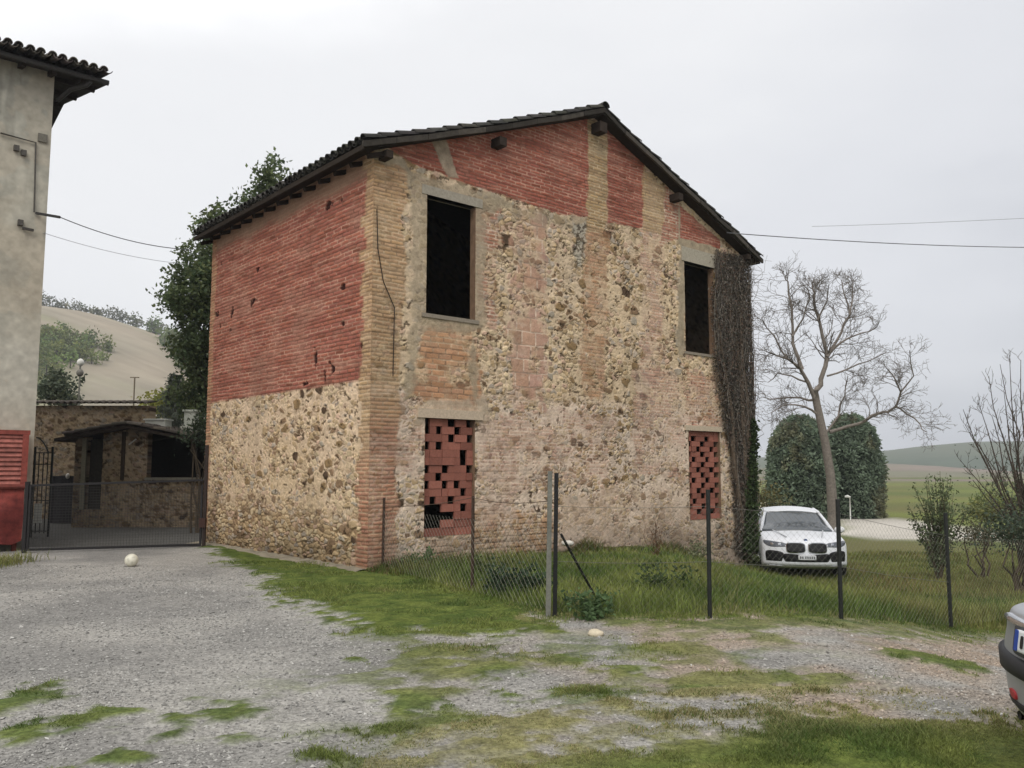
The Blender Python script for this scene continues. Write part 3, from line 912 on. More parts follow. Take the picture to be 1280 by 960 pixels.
def twigs(m, pts, r, rng, level, col, lean=np.array([0, 0, 0.5]), scale=1.0, n=None):
    """side shoots all along a limb, three orders deep"""
    pts = np.asarray(pts)
    L_ = np.linalg.norm(np.diff(pts, axis=0), axis=1).sum()
    k = n if n is not None else max(2, int(L_ * (7.0 if level > 1 else 8.0)))
    for i in range(k):
        t = rng.uniform(0.22, 1.0)
        x = t * (len(pts) - 1); a = int(min(x, len(pts) - 2)); p = pts[a] + (pts[a + 1] - pts[a]) * (x - a)
        ax = pts[a + 1] - pts[a]; ax = ax / (np.linalg.norm(ax) + 1e-9)
        d = rng.normal(size=3); d -= ax * (d @ ax); d /= np.linalg.norm(d)
        d = d * 0.8 + ax * 0.7 + lean * 0.5
        d /= np.linalg.norm(d)
        l = scale * rng.uniform(0.45, 1.0) * (0.34 + 0.30 * level) * (1.15 - 0.5 * t)
        q = [p]
        dd = d.copy()
        for _ in range(3 if level < 2 else 4):
            dd = dd + rng.normal(size=3) * 0.22 + lean * 0.12; dd /= np.linalg.norm(dd)
            q.append(q[-1] + dd * l / 3)
        rr = max(0.0055, r * (0.55 - 0.2 * t))
        m.tube(q, np.linspace(rr, max(0.004, rr * 0.4), len(q)), 3 if rr < 0.02 else 5, col, cap=False)
        if level > 0: twigs(m, q, rr, rng, level - 1, col, lean, scale)


# ------------------------------------------------------------------ house with the stucco wall, its shutter, the gate
HC = ground_at(35, 686)
HC[2] = 0
HTOP = 0.0
house = empty('stucco_house', (HC[0], HC[1], 0), YAW, 'tall grey stucco house with a dark overhanging tiled eave', 'house')
_d = ray(74, 92); _k = HC[1] / _d[1]
HTOP = CAMZ + _d[2] * _k


def build_house():
    rng = np.random.default_rng(21)
    u = axis([-9, -4], 0.08); u = np.concatenate([u[:-1], axis([-4, 0], 0.02)]); z = axis([-0.5, HTOP], 0.025)
    U, Z = np.meshgrid(u, z, indexing='ij')
    n1 = fbm(U * 0.7, Z * 0.7, 61, 5); n2 = fbm(U * 2.5, Z * 2.5, 62, 4); n3 = fbm(U * 9, Z * 9, 64, 3)
    c = mix(np.broadcast_to(C(156, 154, 143), U.shape + (3,)), C(178, 174, 160), smooth(0.35, 0.65, n1))
    c = mix(c, C(160, 148, 128), 0.7 * smooth(0.5, 0.7, fbm(U * 0.5 + 3, Z * 0.8, 65, 4)))
    c = mix(c, C(128, 128, 120), 0.5 * smooth(0.52, 0.68, n2))
    c = mix(c, C(186, 184, 174), 0.6 * smooth(1.6, 3.5, Z) * smooth(4.8, 4.0, Z))
    drip = smooth(0.52, 0.72, fbm(U * 5, Z * 0.35, 66, 4)) * smooth(HTOP - 4.5, HTOP - .3, Z)
    c = mix(c, C(112, 110, 102), 0.55 * drip)
    crack = smooth(0.022, 0.004, np.abs(fbm(U * 0.9 + 7, Z * 0.9, 67, 5) - 0.5)) * smooth(.5, .6, fbm(U * .6, Z * .6, 68, 2))
    c = mix(c, C(84, 82, 76), 0.6 * crack)
    patchy = smooth(0.60, 0.63, fbm(U * 1.1 + 5, Z * 1.3, 69, 5))
    c = mix(c, C(176, 166, 148), 0.7 * patchy)
    c = mix(c, np.broadcast_to(C(166, 162, 148), c.shape), 0.4) * 1.12 * (0.80 + 0.40 * n3)[..., None]
    h = 0.02 * (n2 - 0.5) + 0.006 * n3
    M().grid(np.stack([U, -h, Z], -1), c, flip=True).build('front_wall', STUCCO, house, True)
    M().box((-9, 0.05, -0.5), (0, 8, HTOP - 0.02), C(152, 150, 140)).build('wall', STUCCO, house)
    # eave: soffit boards, gutter bracket and tiles
    m = M()
    zs = lambda y: HTOP + 0.22 * np.where(y < 3.6, y, 7.2 - y)
    for (ya, yb) in ((-0.5, 3.6), (3.6, 8.2)):
        v = np.array([(-9.4, ya, zs(ya)), (1.0, ya, zs(ya)), (1.0, yb, zs(yb)), (-9.4, yb, zs(yb))]); v = np.concatenate([v, v + [0, 0, .08]])
        m.add(v, np.array([(3, 2, 1, 0), (4, 5, 6, 7), (0, 1, 5, 4), (1, 2, 6, 5), (3, 0, 4, 7)]), C(52, 47, 44))
    m.build('soffit', WOOD, house)
    for i in range(17):
        x = -8.8 + i * 0.58
        M().bar((x, -0.45, zs(-.45) - .06), (x, 0.02, zs(.02) - .06), .09, .11, C(52, 46, 42)).build('rafter', WOOD, house)
    for i in range(5):
        y = 0.3 + i * 1.6
        M().bar((0.0, y, zs(y) - .07), (0.9, y, zs(y) - .07), .09, .11, C(52, 46, 42)).build('purlin', WOOD, house)
    sl = 0.22
    M().add([(0, .05, HTOP - .03), (0, 3.6, zs(3.6) - .01), (0, 7.2, HTOP - .03), (-9, .05, HTOP - .03), (-9, 3.6, zs(3.6) - .01), (-9, 7.2, HTOP - .03)], (np.array([(0, 2, 1), (3, 4, 5)]), np.array([(0, 1, 4, 3), (1, 2, 5, 4)])), C(152, 150, 140)).build('gable', STUCCO, house)
    t = M()
    org = np.array([-9.4, 0, 0])
    for (o, al, dn, k) in ((np.array([-9.3, 3.6, zs(3.6) + 0.17]), np.array([1.0, 0, 0]), np.array([0, -1.0, -sl]), 50),):
        dn = dn / np.linalg.norm(dn); up = np.array([0, -sl, 1.0]); up /= np.linalg.norm(up)
        tile_slope(t, o, al, dn, up, k, 12, 0.205, 0.37, rng, C(98, 92, 86), 0.088)
    t.build('roof', TILE, house)
    M().tube([(-9.4, -0.55, HTOP - 0.12), (0.97, -0.55, HTOP - 0.12)], 0.06, 8, C(60, 58, 56)).build('gutter', METAL, house)
    M().tube([(0.62, -0.5, HTOP - 0.16), (0.55, -0.45, HTOP - 0.26), (0.3, -0.2, HTOP - 0.34), (0.10, 0.1, HTOP - 0.56)], 0.05, 8, C(58, 56, 54)).build('downpipe', METAL, house)

    def w_(px, py):
        d = ray(px, py); n = -BV; tt = (HC[:2] @ n) / (d[:2] @ n); p = d * tt
        return ((p[:2] - HC[:2]) @ BU, p[2] + CAMZ)
    p = [w_(0, 167), w_(44, 179), w_(42, 266)]
    M().tube([(a, -0.05, b) for a, b in p], 0.018, 6, C(84, 80, 74)).build('conduit', METAL, house)
    a, b = w_(53, 173); M().box((a - 0.09, -0.05, b - 0.09), (a + 0.09, 0.02, b + 0.09), C(118, 114, 104)).build('junction_box', CONC, house)
    a, b = w_(44, 267); a2, b2 = w_(70, 276)
    M().bar((a, -0.05, b), (a2, -0.35, b2), 0.05, 0.05, C(50, 48, 46)).build('cable_bracket', METAL, house)
    for (x, y) in ((20, 186), (29, 192), (25, 279)):
        a, b = w_(x, y); M().box((a - 0.05, -0.09, b - 0.06), (a + 0.05, 0.02, b + 0.06), C(84, 80, 74)).build('insulator', METAL, house)
    a, b = w_(27, 286); a2, b2 = w_(41, 289)
    M().bar((a, -0.08, b), (a2, -0.08, b2), 0.05, 0.05, C(70, 66, 62)).build('wall_hook', METAL, house)
    # damp foot of the wall
    M().box((-9, -0.06, -0.4), (-0.02, -0.025, 0.22), C(110, 108, 98)).build('wall_footing', CONC, house)
    return w_(70, 276)


HB = build_house()


def world_from_barn_axes(O, u, v, z): return np.array([O[0] + BU[0] * u + BV[0] * v, O[1] + BU[1] * u + BV[1] * v, z])


# red shutter unit against the house
def build_shutter():
    d = ray(37, 538); g = ground_at(37, 700)
    off = -0.42
    n = -BV; O = HC[:2] + BV * off
    def w_(px, py):
        d = ray(px, py); tt = (O @ n) / (d[:2] @ n); p = d * tt
        return ((p[:2] - O) @ BU, p[2] + CAMZ)
    u1, zt = w_(37, 538); _, zm = w_(30, 607); _, zb = w_(30, 682)
    r = empty('shutter_unit', (O[0], O[1], 0), YAW, 'red painted slatted shutter above a battered red panel beside the stucco wall', 'shutter')
    c = C(146, 74, 64)
    u0 = u1 - 3.2
    M().box((u0, 0.0, zt - 0.09), (u1 + 0.02, 0.36, zt), c * 0.8).box((u1 - 0.11, 0.0, zm), (u1, 0.36, zt - 0.093), c * 0.9).box((u0, 0.0, zm), (u0 + 0.11, 0.36, zt - 0.093), c).build('frame', PAINT_R, r)
    k = 11; dz = (zt - 0.093 - zm) / k
    m = M()
    for i in range(k):
        v = np.array([(u0 + .11, 0.06, zm + i * dz), (u1 - .11, 0.06, zm + i * dz), (u1 - .11, 0.02, zm + (i + .35) * dz), (u0 + .11, 0.02, zm + (i + .35) * dz), (u0 + .11, 0.05, zm + (i + .98) * dz), (u1 - .11, 0.05, zm + (i + .98) * dz)])
        m.add(v, np.array([(0, 1, 2, 3), (3, 2, 5, 4)]), C(158, 98, 88) * RNG.uniform(.75, 1.1))
    m.build('slat_panel', PAINT_R, r)
    m = M()
    uu = axis([u0 + 0.03, u1 - 0.04], 0.06); zz = np.linspace(0, 1, 30)
    U, T = np.meshgrid(uu, zz, indexing='ij')
    bot = zb + 0.12 * (fbm(U * 1.6, U * 0, 5, 3) - 0.3) + 0.1 * smooth(u1 - 0.25, u1, U)
    Z = bot + (zm - 0.06 - bot) * T
    D = 0.0 - 0.07 * np.sin(T * math.pi) + 0.05 * (fbm(U * 3, Z * 3, 9, 3) - 0.5)
    c2 = mix(np.broadcast_to(C(140, 66, 58), U.shape + (3,)), C(104, 44, 40), smooth(0.45, 0.7, fbm(U * 2.2, Z * 3, 8, 4)))
    m.grid(np.stack([U, D, Z], -1), c2, flip=True)
    m.grid(np.stack([U, D * 0 + 0.3, Z], -1), c2)
    m.build('lower_panel', PAINT_R, r, True)
    M().tube([(u0, -0.05, zm - 0.02), (u1 - 0.02, -0.05, zm - 0.02)], 0.05, 8, c * 0.55).build('bottom_rail', PAINT_R, r)
    for x in (u0 + 0.2, u1 - 0.18): M().box((x, 0.1, -0.1), (x + 0.08, 0.2, zb + 0.3), c * 0.4).build('support', METAL, r)


build_shutter()


def wire_panel(m, A, B, z0, z1, cell, r, col, diamond=True, sag=0.0):
    """mesh of thin wires between plan points A and B"""
    A, B = np.asarray(A, float), np.asarray(B, float)
    L_ = np.linalg.norm(B[:2] - A[:2]); e = (B[:2] - A[:2]) / L_
    def pt(s_, z): return np.array([A[0] + e[0] * s_, A[1] + e[1] * s_, z + A[2] + (B[2] - A[2]) * s_ / L_])
    H = z1 - z0
    if diamond:
        for sg in (1, -1):
            s0 = -H
            while s0 < L_:
                a0, a1 = max(s0, 0), min(s0 + H, L_)
                if a1 > a0 + 1e-3:
                    za, zb = (z0 + a0 - s0, z0 + a1 - s0) if sg > 0 else (z1 - (a0 - s0), z1 - (a1 - s0))
                    m.tube([pt(a0, za), pt(a1, zb)], r, 3, col, cap=False)
                s0 += cell
    else:
        for s0 in np.arange(0, L_ + 1e-6, cell): m.tube([pt(s0, z0), pt(s0, z1)], r, 3, col, cap=False)
        for z in np.arange(z0, z1 + 1e-6, cell): m.tube([pt(0, z), pt(L_, z)], r, 3, col, cap=False)


def build_gate():
    A = ground_at(33, 691); B = ground_at(251, 684)
    A[2] = B[2] = 0
    top = CAMZ + (at(33, 607, A[1])[2] - CAMZ)
    zt = at(33, 607, A[1])[2]; ztb = at(252, 600, B[1])[2]
    r = empty('swing_gate', (A[0], A[1], 0), 0, 'long low dark metal gate filled with wire mesh', 'gate')
    a, b = np.zeros(3), B - A
    c = C(44, 42, 42)
    f = M()
    f.bar(a + [0, 0, 0.06], b + [0, 0, 0.05], 0.05, 0.05, c).bar(a + [0, 0, zt], b + [0, 0, ztb], 0.045, 0.045, c)
    for t in (0.004, 0.996): f.bar(a + (b - a) * t + [0, 0, 0.06], a + (b - a) * t + [0, 0, zt], 0.04, 0.04, c)
    f.build('gate_frame', METAL, r)
    m = M(); wire_panel(m, a, b, 0.08, min(zt, ztb) - 0.02, 0.055, 0.0030, C(64, 62, 60), diamond=False)
    m.build('wire_mesh', WIRE, r)
    M().bar(a + [-0.05, 0, -0.2], a + [-0.05, 0, zt + 0.08], 0.07, 0.07, c).build('post', METAL, r)
    M().bar(b + [0.06, 0, -0.2], b + [0.06, 0, ztb + 0.75], 0.06, 0.06, C(50, 40, 36)).build('post', METAL, r)
    M().box((b[0] - 0.03, b[1] - 0.08, 0.42), (b[0] + 0.10, b[1] + 0.02, 0.62), C(64, 44, 38)).build('latch', METAL, r)


build_gate()


# ------------------------------------------------------------------ behind the gate: tiled wall, narrow gate, shed
def stone_grid(m, O, X, Lx, z0, ztop, s, th=0.35, tint=1.0, step=0.035, dark=0.3):
    """a rubble stone face of length Lx from O along unit X; ztop may be a function of the distance"""
    X = np.asarray(X, float); N = np.array([X[1], -X[0], 0])
    u = axis([0, Lx], step); t = np.linspace(0, 1, int((np.max(ztop(u)) - z0) / step) + 2)
    U, T = np.meshgrid(u, t, indexing='ij'); Z = z0 + (ztop(U) - z0) * T
    c, h = rubble(U, Z, s, dark, 0.6, 0.26, 0.14)
    c = c * tint
    V = np.asarray(O, float) + U[..., None] * X + N * h[..., None]; V[..., 2] = Z
    m.grid(V, c, flip=True)
    # top and back
    O = np.asarray(O, float)
    b = V - N * (th + h[..., None])
    m.grid(np.stack([V[:, -1], b[:, -1]], 1), np.stack([c[:, -1], c[:, -1]], 1), flip=True)
    m.grid(b[::8, ::8], c[::8, ::8])
    for k in (0, -1): m.grid(np.stack([V[k], b[k]], 0), np.stack([c[k], c[k]], 0), flip=(k == -1))


def build_back():
    rng = np.random.default_rng(31)
    Yw = 29.0
    A = at(-30, 660, Yw); B = at(181, 660, Yw)
    zt = at(100, 507, Yw)[2]
    r = empty('tiled_stone_wall', (A[0], A[1], 0), 0, 'tall rubble stone wall topped by a row of curved roof tiles', 'wall')
    Lx = B[0] - A[0]
    m = M(); stone_grid(m, (0, 0, 0), (1, 0, 0), Lx, -1.0, lambda u: zt + 0 * u, 911, 0.5, 0.44); m.build('wall', MASON, r, True)
    t = M()
    th = np.linspace(0, math.pi, 7)
    n = int(Lx / 0.24)
    for i in range(n + 1):
        for k in (0, 1):
            x = (i + .5 * k) * 0.24 + rng.uniform(-.015, .015); rr = 0.085; sg = 1 if not k else -0.8
            a = np.stack([x + np.cos(th) * rr, np.full(7, -0.22), zt + 0.05 + np.sin(th) * rr * sg + (0.07 if k else 0)], -1)
            b = np.stack([x + np.cos(th) * rr, np.full(7, 0.62), zt + 0.16 + np.sin(th) * rr * sg + (0.07 if k else 0)], -1)
            inn = a.copy(); inn[:, 0] = x + np.cos(th) * rr * .75; inn[:, 2] = zt + 0.05 + np.sin(th) * rr * .75 * sg + (0.07 if k else 0)
            t.grid(np.stack([inn, a, b], 0), np.broadcast_to(C(88, 80, 72) * rng.uniform(.6, 1.2), (3, 7, 3)))
    t.build('tile_coping', TILE, r)

    # shed: gable front with door, pier and a big open bay over a low wall
    Y = 24.5
    def q(px, py): p = at(px, py, Y); return p
    xl, xa, xr = q(92, 600)[0], q(162, 600)[0], q(262, 600)[0]
    O = np.array([xl, Y, 0.0])
    s_ = empty('stone_shed', (O[0], O[1], 0), 0, 'low stone shed with a tiled gable roof and a black open bay', 'shed')
    W = xr - xl; ap = xa - xl
    ze, za, zr = q(90, 548)[2], q(162, 536)[2], q(252, 556)[2]
    roofz = lambda u: np.where(u < ap, ze + (za - ze) * u / ap, za + (zr - za) * (u - ap) / (W - ap))
    dl, dr_ = q(107, 600)[0] - xl, q(127, 600)[0] - xl        # doorway
    bay = q(183, 600)[0] - xl
    zl = q(200, 600)[2]
    sill_d = q(110, 637)[2]
    m = M()
    stone_grid(m, (0, 0, 0), (1, 0, 0), dl, -0.8, roofz, 921, 0.3, 0.40)
    stone_grid(m, (dl, 0, 0), (1, 0, 0), dr_ - dl, -0.8, lambda u: sill_d + 0 * u, 922, 0.3, 0.40)
    stone_grid(m, (dr_, 0, 0), (1, 0, 0), bay - dr_, -0.8, lambda u: roofz(u + dr_), 923, 0.3, 0.46)
    stone_grid(m, (bay, 0, 0), (1, 0, 0), W - bay, -0.8, lambda u: zl + 0 * u, 924, 0.3, 0.42, dark=0.5)
    m.build('front_wall', MASON, s_, True)
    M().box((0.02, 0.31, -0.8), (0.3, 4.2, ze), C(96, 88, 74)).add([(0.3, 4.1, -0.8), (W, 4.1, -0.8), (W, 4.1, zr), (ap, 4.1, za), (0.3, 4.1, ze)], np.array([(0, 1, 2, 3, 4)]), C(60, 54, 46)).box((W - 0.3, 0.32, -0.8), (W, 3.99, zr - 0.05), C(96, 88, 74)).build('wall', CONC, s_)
    M().box((bay - 0.02, -0.10, zl), (W, 0.34, zl + 0.07), C(112, 108, 96)).build('ledge', CONC, s_)
    m = M(); m.box((dl + 0.02, 0.16, sill_d), (dr_ - 0.02, 0.2, roofz(dl) - .1), C(56, 52, 46)); m.build('door', WOOD, s_)
    M().box((dl - 0.12, -0.06, sill_d), (dl, 0.05, roofz(dl) - 0.06), C(132, 126, 108)).build('door_jamb', CONC, s_)
    x = q(153, 600)[0] - xl
    M().box((x - 0.05, -0.05, zl), (x + 0.05, 0.05, roofz(x) - 0.05), C(58, 48, 38)).build('post', WOOD, s_)
    # roof: two slopes of tiles over a dark deck
    rf = M(); dk = M()
    for (a, b, za_, zb_) in ((ap, -0.45, za, ze - 0.10), (ap, W + 0.0, za, zr)):
        L_ = math.hypot(b - a, zb_ - za_)
        dn = np.array([(b - a) / L_, 0, (zb_ - za_) / L_]); up = np.array([-dn[2] * np.sign(b - a), 0, abs(dn[0])])
        tile_slope(rf, np.array([a, -0.35, za_ + 0.10]), np.array([0, 1.0, 0]), dn, up, 22, int(L_ / 0.36), 0.21, 0.36, rng, C(92, 84, 76))
        v = np.array([(a, -0.33, za_), (b, -0.33, zb_), (b, 4.4, zb_), (a, 4.4, za_)]); v = np.concatenate([v, v + [0, 0, 0.09]])
        dk.add(v, np.array([(0, 3, 2, 1), (4, 5, 6, 7), (0, 1, 5, 4), (2, 3, 7, 6), (1, 2, 6, 5)]), C(58, 50, 44))
    rf.build('roof', TILE, s_); dk.build('roof_deck', WOOD, s_)
    p0 = q(163, 556); p1 = q(172, 549)
    M().bar(np.array([p0[0] - xl, -0.10, p0[2]]), np.array([p1[0] - xl, -0.10, p1[2]]), 0.03, 0.03, C(170, 168, 160)).build('wall_lamp', PLASTIC, s_)

    # things on and behind the shed roof
    p = at(198, 531, Y + 1.2)
    m = M().box((-0.30, -0.25, -0.16), (0.30, 0.25, 0.08), C(206, 206, 196)); m.box((-0.34, -0.29, 0.082), (0.34, 0.29, 0.12), C(214, 214, 206))
    o = m.build('plastic_crate', PLASTIC, loc=(p[0], p[1], p[2] + 0.05)); tag(o, 'pale flat crate lying on the shed roof', 'crate')
    p = at(239, 532, Y + 1.5)
    o = M().box((-0.17, -0.15, -0.40), (0.17, 0.15, 0.42), C(196, 198, 186)).box((-0.21, -0.19, 0.422), (0.21, 0.19, 0.48), C(206, 208, 196)).build('chimney', CONC, loc=(p[0], p[1], p[2]))
    tag(o, 'pale concrete chimney stack standing up beside the barn corner', 'chimney')
    p = at(218, 537, Y + 1.0)
    mm = M()
    for k in range(9): blob(mm, (rng.uniform(-.5, .5), rng.uniform(-.2, .2), rng.uniform(0, .1)), (.16, .14, .09), C(150, 148, 136) * rng.uniform(.5, 1.2), 1)
    o = mm.build('rubble_heap', CONC, loc=(p[0], p[1], p[2] - 0.02)); tag(o, 'broken tiles and stones scattered on the shed roof', 'rubble', kind='stuff')
    # white bottle-like marker and dark gate leaf in front of the stone wall
    Yg = 26.5
    A = at(93, 655, Yg); zt = at(93, 590, Yg)[2]
    A2 = at(62, 655, Yg)
    r = empty('plank_door', (A[0], A[1], 0), 0, 'dark timber door with a round pale knob left of the stone shed', 'door')
    W2 = A[0] - A2[0]
    m = M()
    for i in range(8):
        m.box((-W2 + i * W2 / 8 + .004, 0, -0.4), (-W2 + (i + 1) * W2 / 8 - .004, 0.05, zt - 0.12), C(58, 56, 58) * rng.uniform(.8, 1.15))
    m.build('panel', WOOD, r)
    M().box((0, -0.04, -0.4), (0.14, 0.12, zt + 0.35), C(122, 116, 98)).build('post', CONC, r)
    blobm = M(); p = at(86, 595, Yg); blob(blobm, (p[0] - A[0], -0.06, p[2]), (.06, .06, .09), C(206, 200, 190), 2, 0.05); blobm.build('knob', PLASTIC, r, True)
    p = at(98, 588, Yg - 0.2); M().box((p[0] - A[0] - .1, -0.12, p[2] - .12), (p[0] - A[0] + .1, -0.05, p[2] + .06), C(40, 38, 40)).build('letter_box', METAL, r)

    # tall narrow iron gate with arched top
    Yi = 21.0
    A = at(38, 672, Yi); B = at(60, 672, Yi)
    W3 = B[0] - A[0]; z1 = at(50, 566, Yi)[2]; z2 = at(40, 547, Yi)[2]
    r = empty('iron_gate', (A[0], A[1], 0), 0, 'tall narrow wrought iron gate with arched top behind the mesh gate', 'gate')
    c = C(40, 42, 40)
    m = M()
    for t in (0, 1): m.bar((W3 * t, 0, -0.2), (W3 * t, 0, z1 + 0.15), 0.04, 0.04, c)
    for z in (0.15, z1, z1 - 0.28, 0.9): m.bar((0, 0.03, z), (W3, 0.03, z), 0.025, 0.025, c)
    arch = [(W3 * (0.02 + 0.75 * k / 8), 0, z2 - (z2 - z1) * (k / 8) ** 2) for k in range(9)]
    m.tube(arch, 0.018, 5, c)
    m.build('gate_frame', METAL, r)
    for i in range(1, 4): M().bar((W3 * i / 4, 0, 0.1), (W3 * i / 4, 0, z1), 0.018, 0.018, c).build('bar', METAL, r)
    # notice hung on the gate's lower half
    M().box((W3 * .15, -0.03, 0.35), (W3 * .6, -0.015, 0.82), C(186, 186, 178)).build('plate', PLASTIC, r)
    # pole with two knobs, and a thin bare pole, beyond the tiled wall
    Yp = 34
    a = at(98, 505, Yp); t = at(98, 452, Yp)
    r = empty('signal_pole', (a[0], a[1], 0), 0, 'thin grey pole carrying two round knobs behind the tiled wall', 'pole')
    M().tube([(0, 0, -0.5), (0, 0, t[2])], 0.035, 6, C(128, 126, 116)).build('pole', METAL, r)
    for y in (453, 466):
        k = M(); blob(k, (0, 0, at(98, y, Yp)[2]), (.14, .14, .16), C(110, 106, 98) if y > 460 else C(206, 204, 196), 2, .05); k.build('insulator', PLASTIC, r, True)
    a = at(167, 505, Yp); t = at(167, 462, Yp)
    o = M().tube([(0, 0, -0.5), (0, 0, t[2] - 0.3)], 0.03, 6, C(122, 112, 94)).bar((-0.18, 0, t[2] - 0.32), (0.18, 0, t[2] - 0.32), 0.04, 0.04, C(122, 112, 94)).build('bare_pole', METAL, loc=(a[0], a[1], 0))
    tag(o, 'slim bare pole standing right of the knobbed pole', 'pole')


build_back()


# ------------------------------------------------------------------ hills and woods
def crest_y(a):
    return np.interp(a, [-400, -100, 0, 60, 130, 190, 215, 260, 330, 420, 540, 700], [300, 330, 366, 386, 396, 416, 424, 442, 476, 520, 578, 590])


def build_hills():
    rng = np.random.default_rng(41)
    Yc = 330.0
    xs = np.linspace(-420, 20, 150); ys = np.concatenate([np.linspace(48, 330, 140), np.linspace(336, 520, 30)])
    X, Y = np.meshgrid(xs, ys, indexing='ij')
    a = 640 + F * X / Yc
    zc = CAMZ + (586.5 - crest_y(a)) / F * Yc
    t = np.clip((Y - 48) / (Yc - 48), 0, 2)
    prof = np.where(t < 1, 0.18 * t + 0.82 * (t * t * (3 - 2 * t)), 1 - 0.35 * smooth(1, 1.7, t))
    Z = -1 + (zc + 1) * prof + 1.5 * (fbm(X * .02, Y * .02, 3, 4) - 0.5) * np.clip(t * 3, 0, 1)
    col = mix(np.broadcast_to(C(146, 138, 122), X.shape + (3,)), C(156, 145, 128), smooth(.35, .65, fbm(X * .03, Y * .02, 6, 4)))
    col = mix(col, C(142, 140, 112), .6 * smooth(.45, .65, fbm(X * .012, Y * .06, 7, 3)))
    col = col * (0.86 + 0.28 * fbm(X * .04, Y * .35 + X * .05, 16, 3))[..., None]
    # grassy hollow where the copse stands
    wood = sdf(X, Y, [(-300, 262), (-190, 262), (-140, 235), (-104, 200), (-100, 170), (-130, 100), (-240, 90)])
    col = mix(col, C(106, 112, 78), smooth(-6, 6, wood))
    o = M().grid(np.stack([X, Y, Z], -1), col).build('hill', HILLM, smooth_shade=True); tag(o, 'bare ploughed hillside rising behind the yard', 'hill', kind='structure')

    def hz(x, y):
        aa = 640 + F * x / Yc; zc_ = CAMZ + (586.5 - crest_y(aa)) / F * Yc
        t_ = np.clip((y - 48) / (Yc - 48), 0, 2)
        return -1 + (zc_ + 1) * np.where(t_ < 1, 0.18 * t_ + 0.82 * (t_ * t_ * (3 - 2 * t_)), 1 - 0.35 * smooth(1, 1.7, t_))

    def wood_mass(name, pts, label, base, rr, leaf=0.9, nl=70):
        m = M()
        for (x, y) in pts:
            z = float(hz(np.array(x), np.array(y))); h = rr * rng.uniform(.6, 1.35)
            b = np.asarray(base) * rng.uniform(.65, 1.35) * np.array([rng.uniform(.85, 1.2), 1, rng.uniform(.8, 1.15)])
            P = shell_points(rng, (x, y, z + h * .8), (h * .8, h * .8, h), nl, .5)
            leaf_quads(m, P, leaf * rng.uniform(.6, 1.4, nl), b * rng.uniform(.7, 1.3, (nl, 1)), rng)
            m.tube([(x, y, z - .5), (x, y, z + h)], [h * .06, h * .03], 4, C(70, 62, 52), cap=False)
        o = m.build(name, LEAF); tag(o, label, 'wood', kind='stuff')

    def img_pts(poly, n, y0, y1):
        """points of the hillside that fall inside an outline on it"""
        res = []
        while len(res) < n:
            y = rng.uniform(y0, y1); x = rng.uniform(-300, -20)
            z = float(hz(np.array(x), np.array(y)))
            d = y * CP + (z - CAMZ) * SP; v = -y * SP + (z - CAMZ) * CP
            px, py = 640 + F * x / d, 480 - F * v / d
            if sdf(np.array([px]), np.array([py]), poly)[0] > 0: res.append((x, y))
        return res
    wood_mass('hilltop_treeline', [(x, 333 + rng.uniform(-4, 6)) for x in np.concatenate([np.linspace(-205, -142, 46), np.linspace(-142, -118, 10)])], 'line of dark trees along the crest of the hill', C(96, 100, 82), 3.0, 1.0, 60)
    wood_mass('hillside_copse', img_pts([(20, 418), (70, 420), (100, 430), (132, 436), (140, 448), (128, 455), (90, 460), (60, 476), (20, 486)], 110, 120, 300), 'copse of green trees spilling down the bare hillside', C(112, 124, 72), 2.7, .85, 80)
    wood_mass('hillside_thicket', img_pts([(184, 412), (215, 400), (300, 420), (330, 500), (240, 480), (200, 430)], 90, 150, 320), 'thicket of green trees on the hill beside the barn', C(104, 118, 70), 3.4, 1.0, 80)

    # far ridge to the right, and the slope below it
    def ridge(name, x0, x1, y0, yc, pts, colr, label, s):
        xs = np.linspace(x0, x1, 120); ys = np.linspace(y0, yc + (yc - y0) * .3, 50)
        X, Y = np.meshgrid(xs, ys, indexing='ij')
        cy = np.interp(640 + F * X / yc, [p[0] for p in pts], [p[1] for p in pts])
        zc = CAMZ + (586.5 - cy) / F * yc
        t = (Y - y0) / (yc - y0)
        Z = -3 + (zc + 3) * smooth(0, 1, np.minimum(t, 2 - t)) + 2.5 * (fbm(X * .012, Y * .012, s, 5) - 0.5) * smooth(0, .3, t)
        c = mix(np.broadcast_to(np.asarray(colr[0]), X.shape + (3,)), colr[1], smooth(.4, .6, fbm(X * .01, Y * .01, s + 1, 5)))
        o = M().grid(np.stack([X, Y, Z], -1), c).build(name, HILLM, smooth_shade=True); tag(o, label, 'hill', kind='structure')
    ridge('far_hill', -300, 1150, 560, 900, [(300, 600), (700, 580), (930, 572), (980, 572), (1050, 568), (1110, 563), (1160, 557), (1220, 553), (1300, 552), (1500, 549), (2000, 555)],
          (C(78, 88, 70), C(92, 98, 78)), 'wooded blue green ridge on the horizon', 91)
    ridge('far_slope', -100, 800, 260, 480, [(300, 600), (700, 596), (930, 588), (1000, 584), (1100, 580), (1150, 583), (1230, 590), (1400, 592), (2000, 592)],
          (C(132, 120, 110), C(118, 116, 96)), 'ploughed grey brown slope below the far ridge', 95)


build_hills()


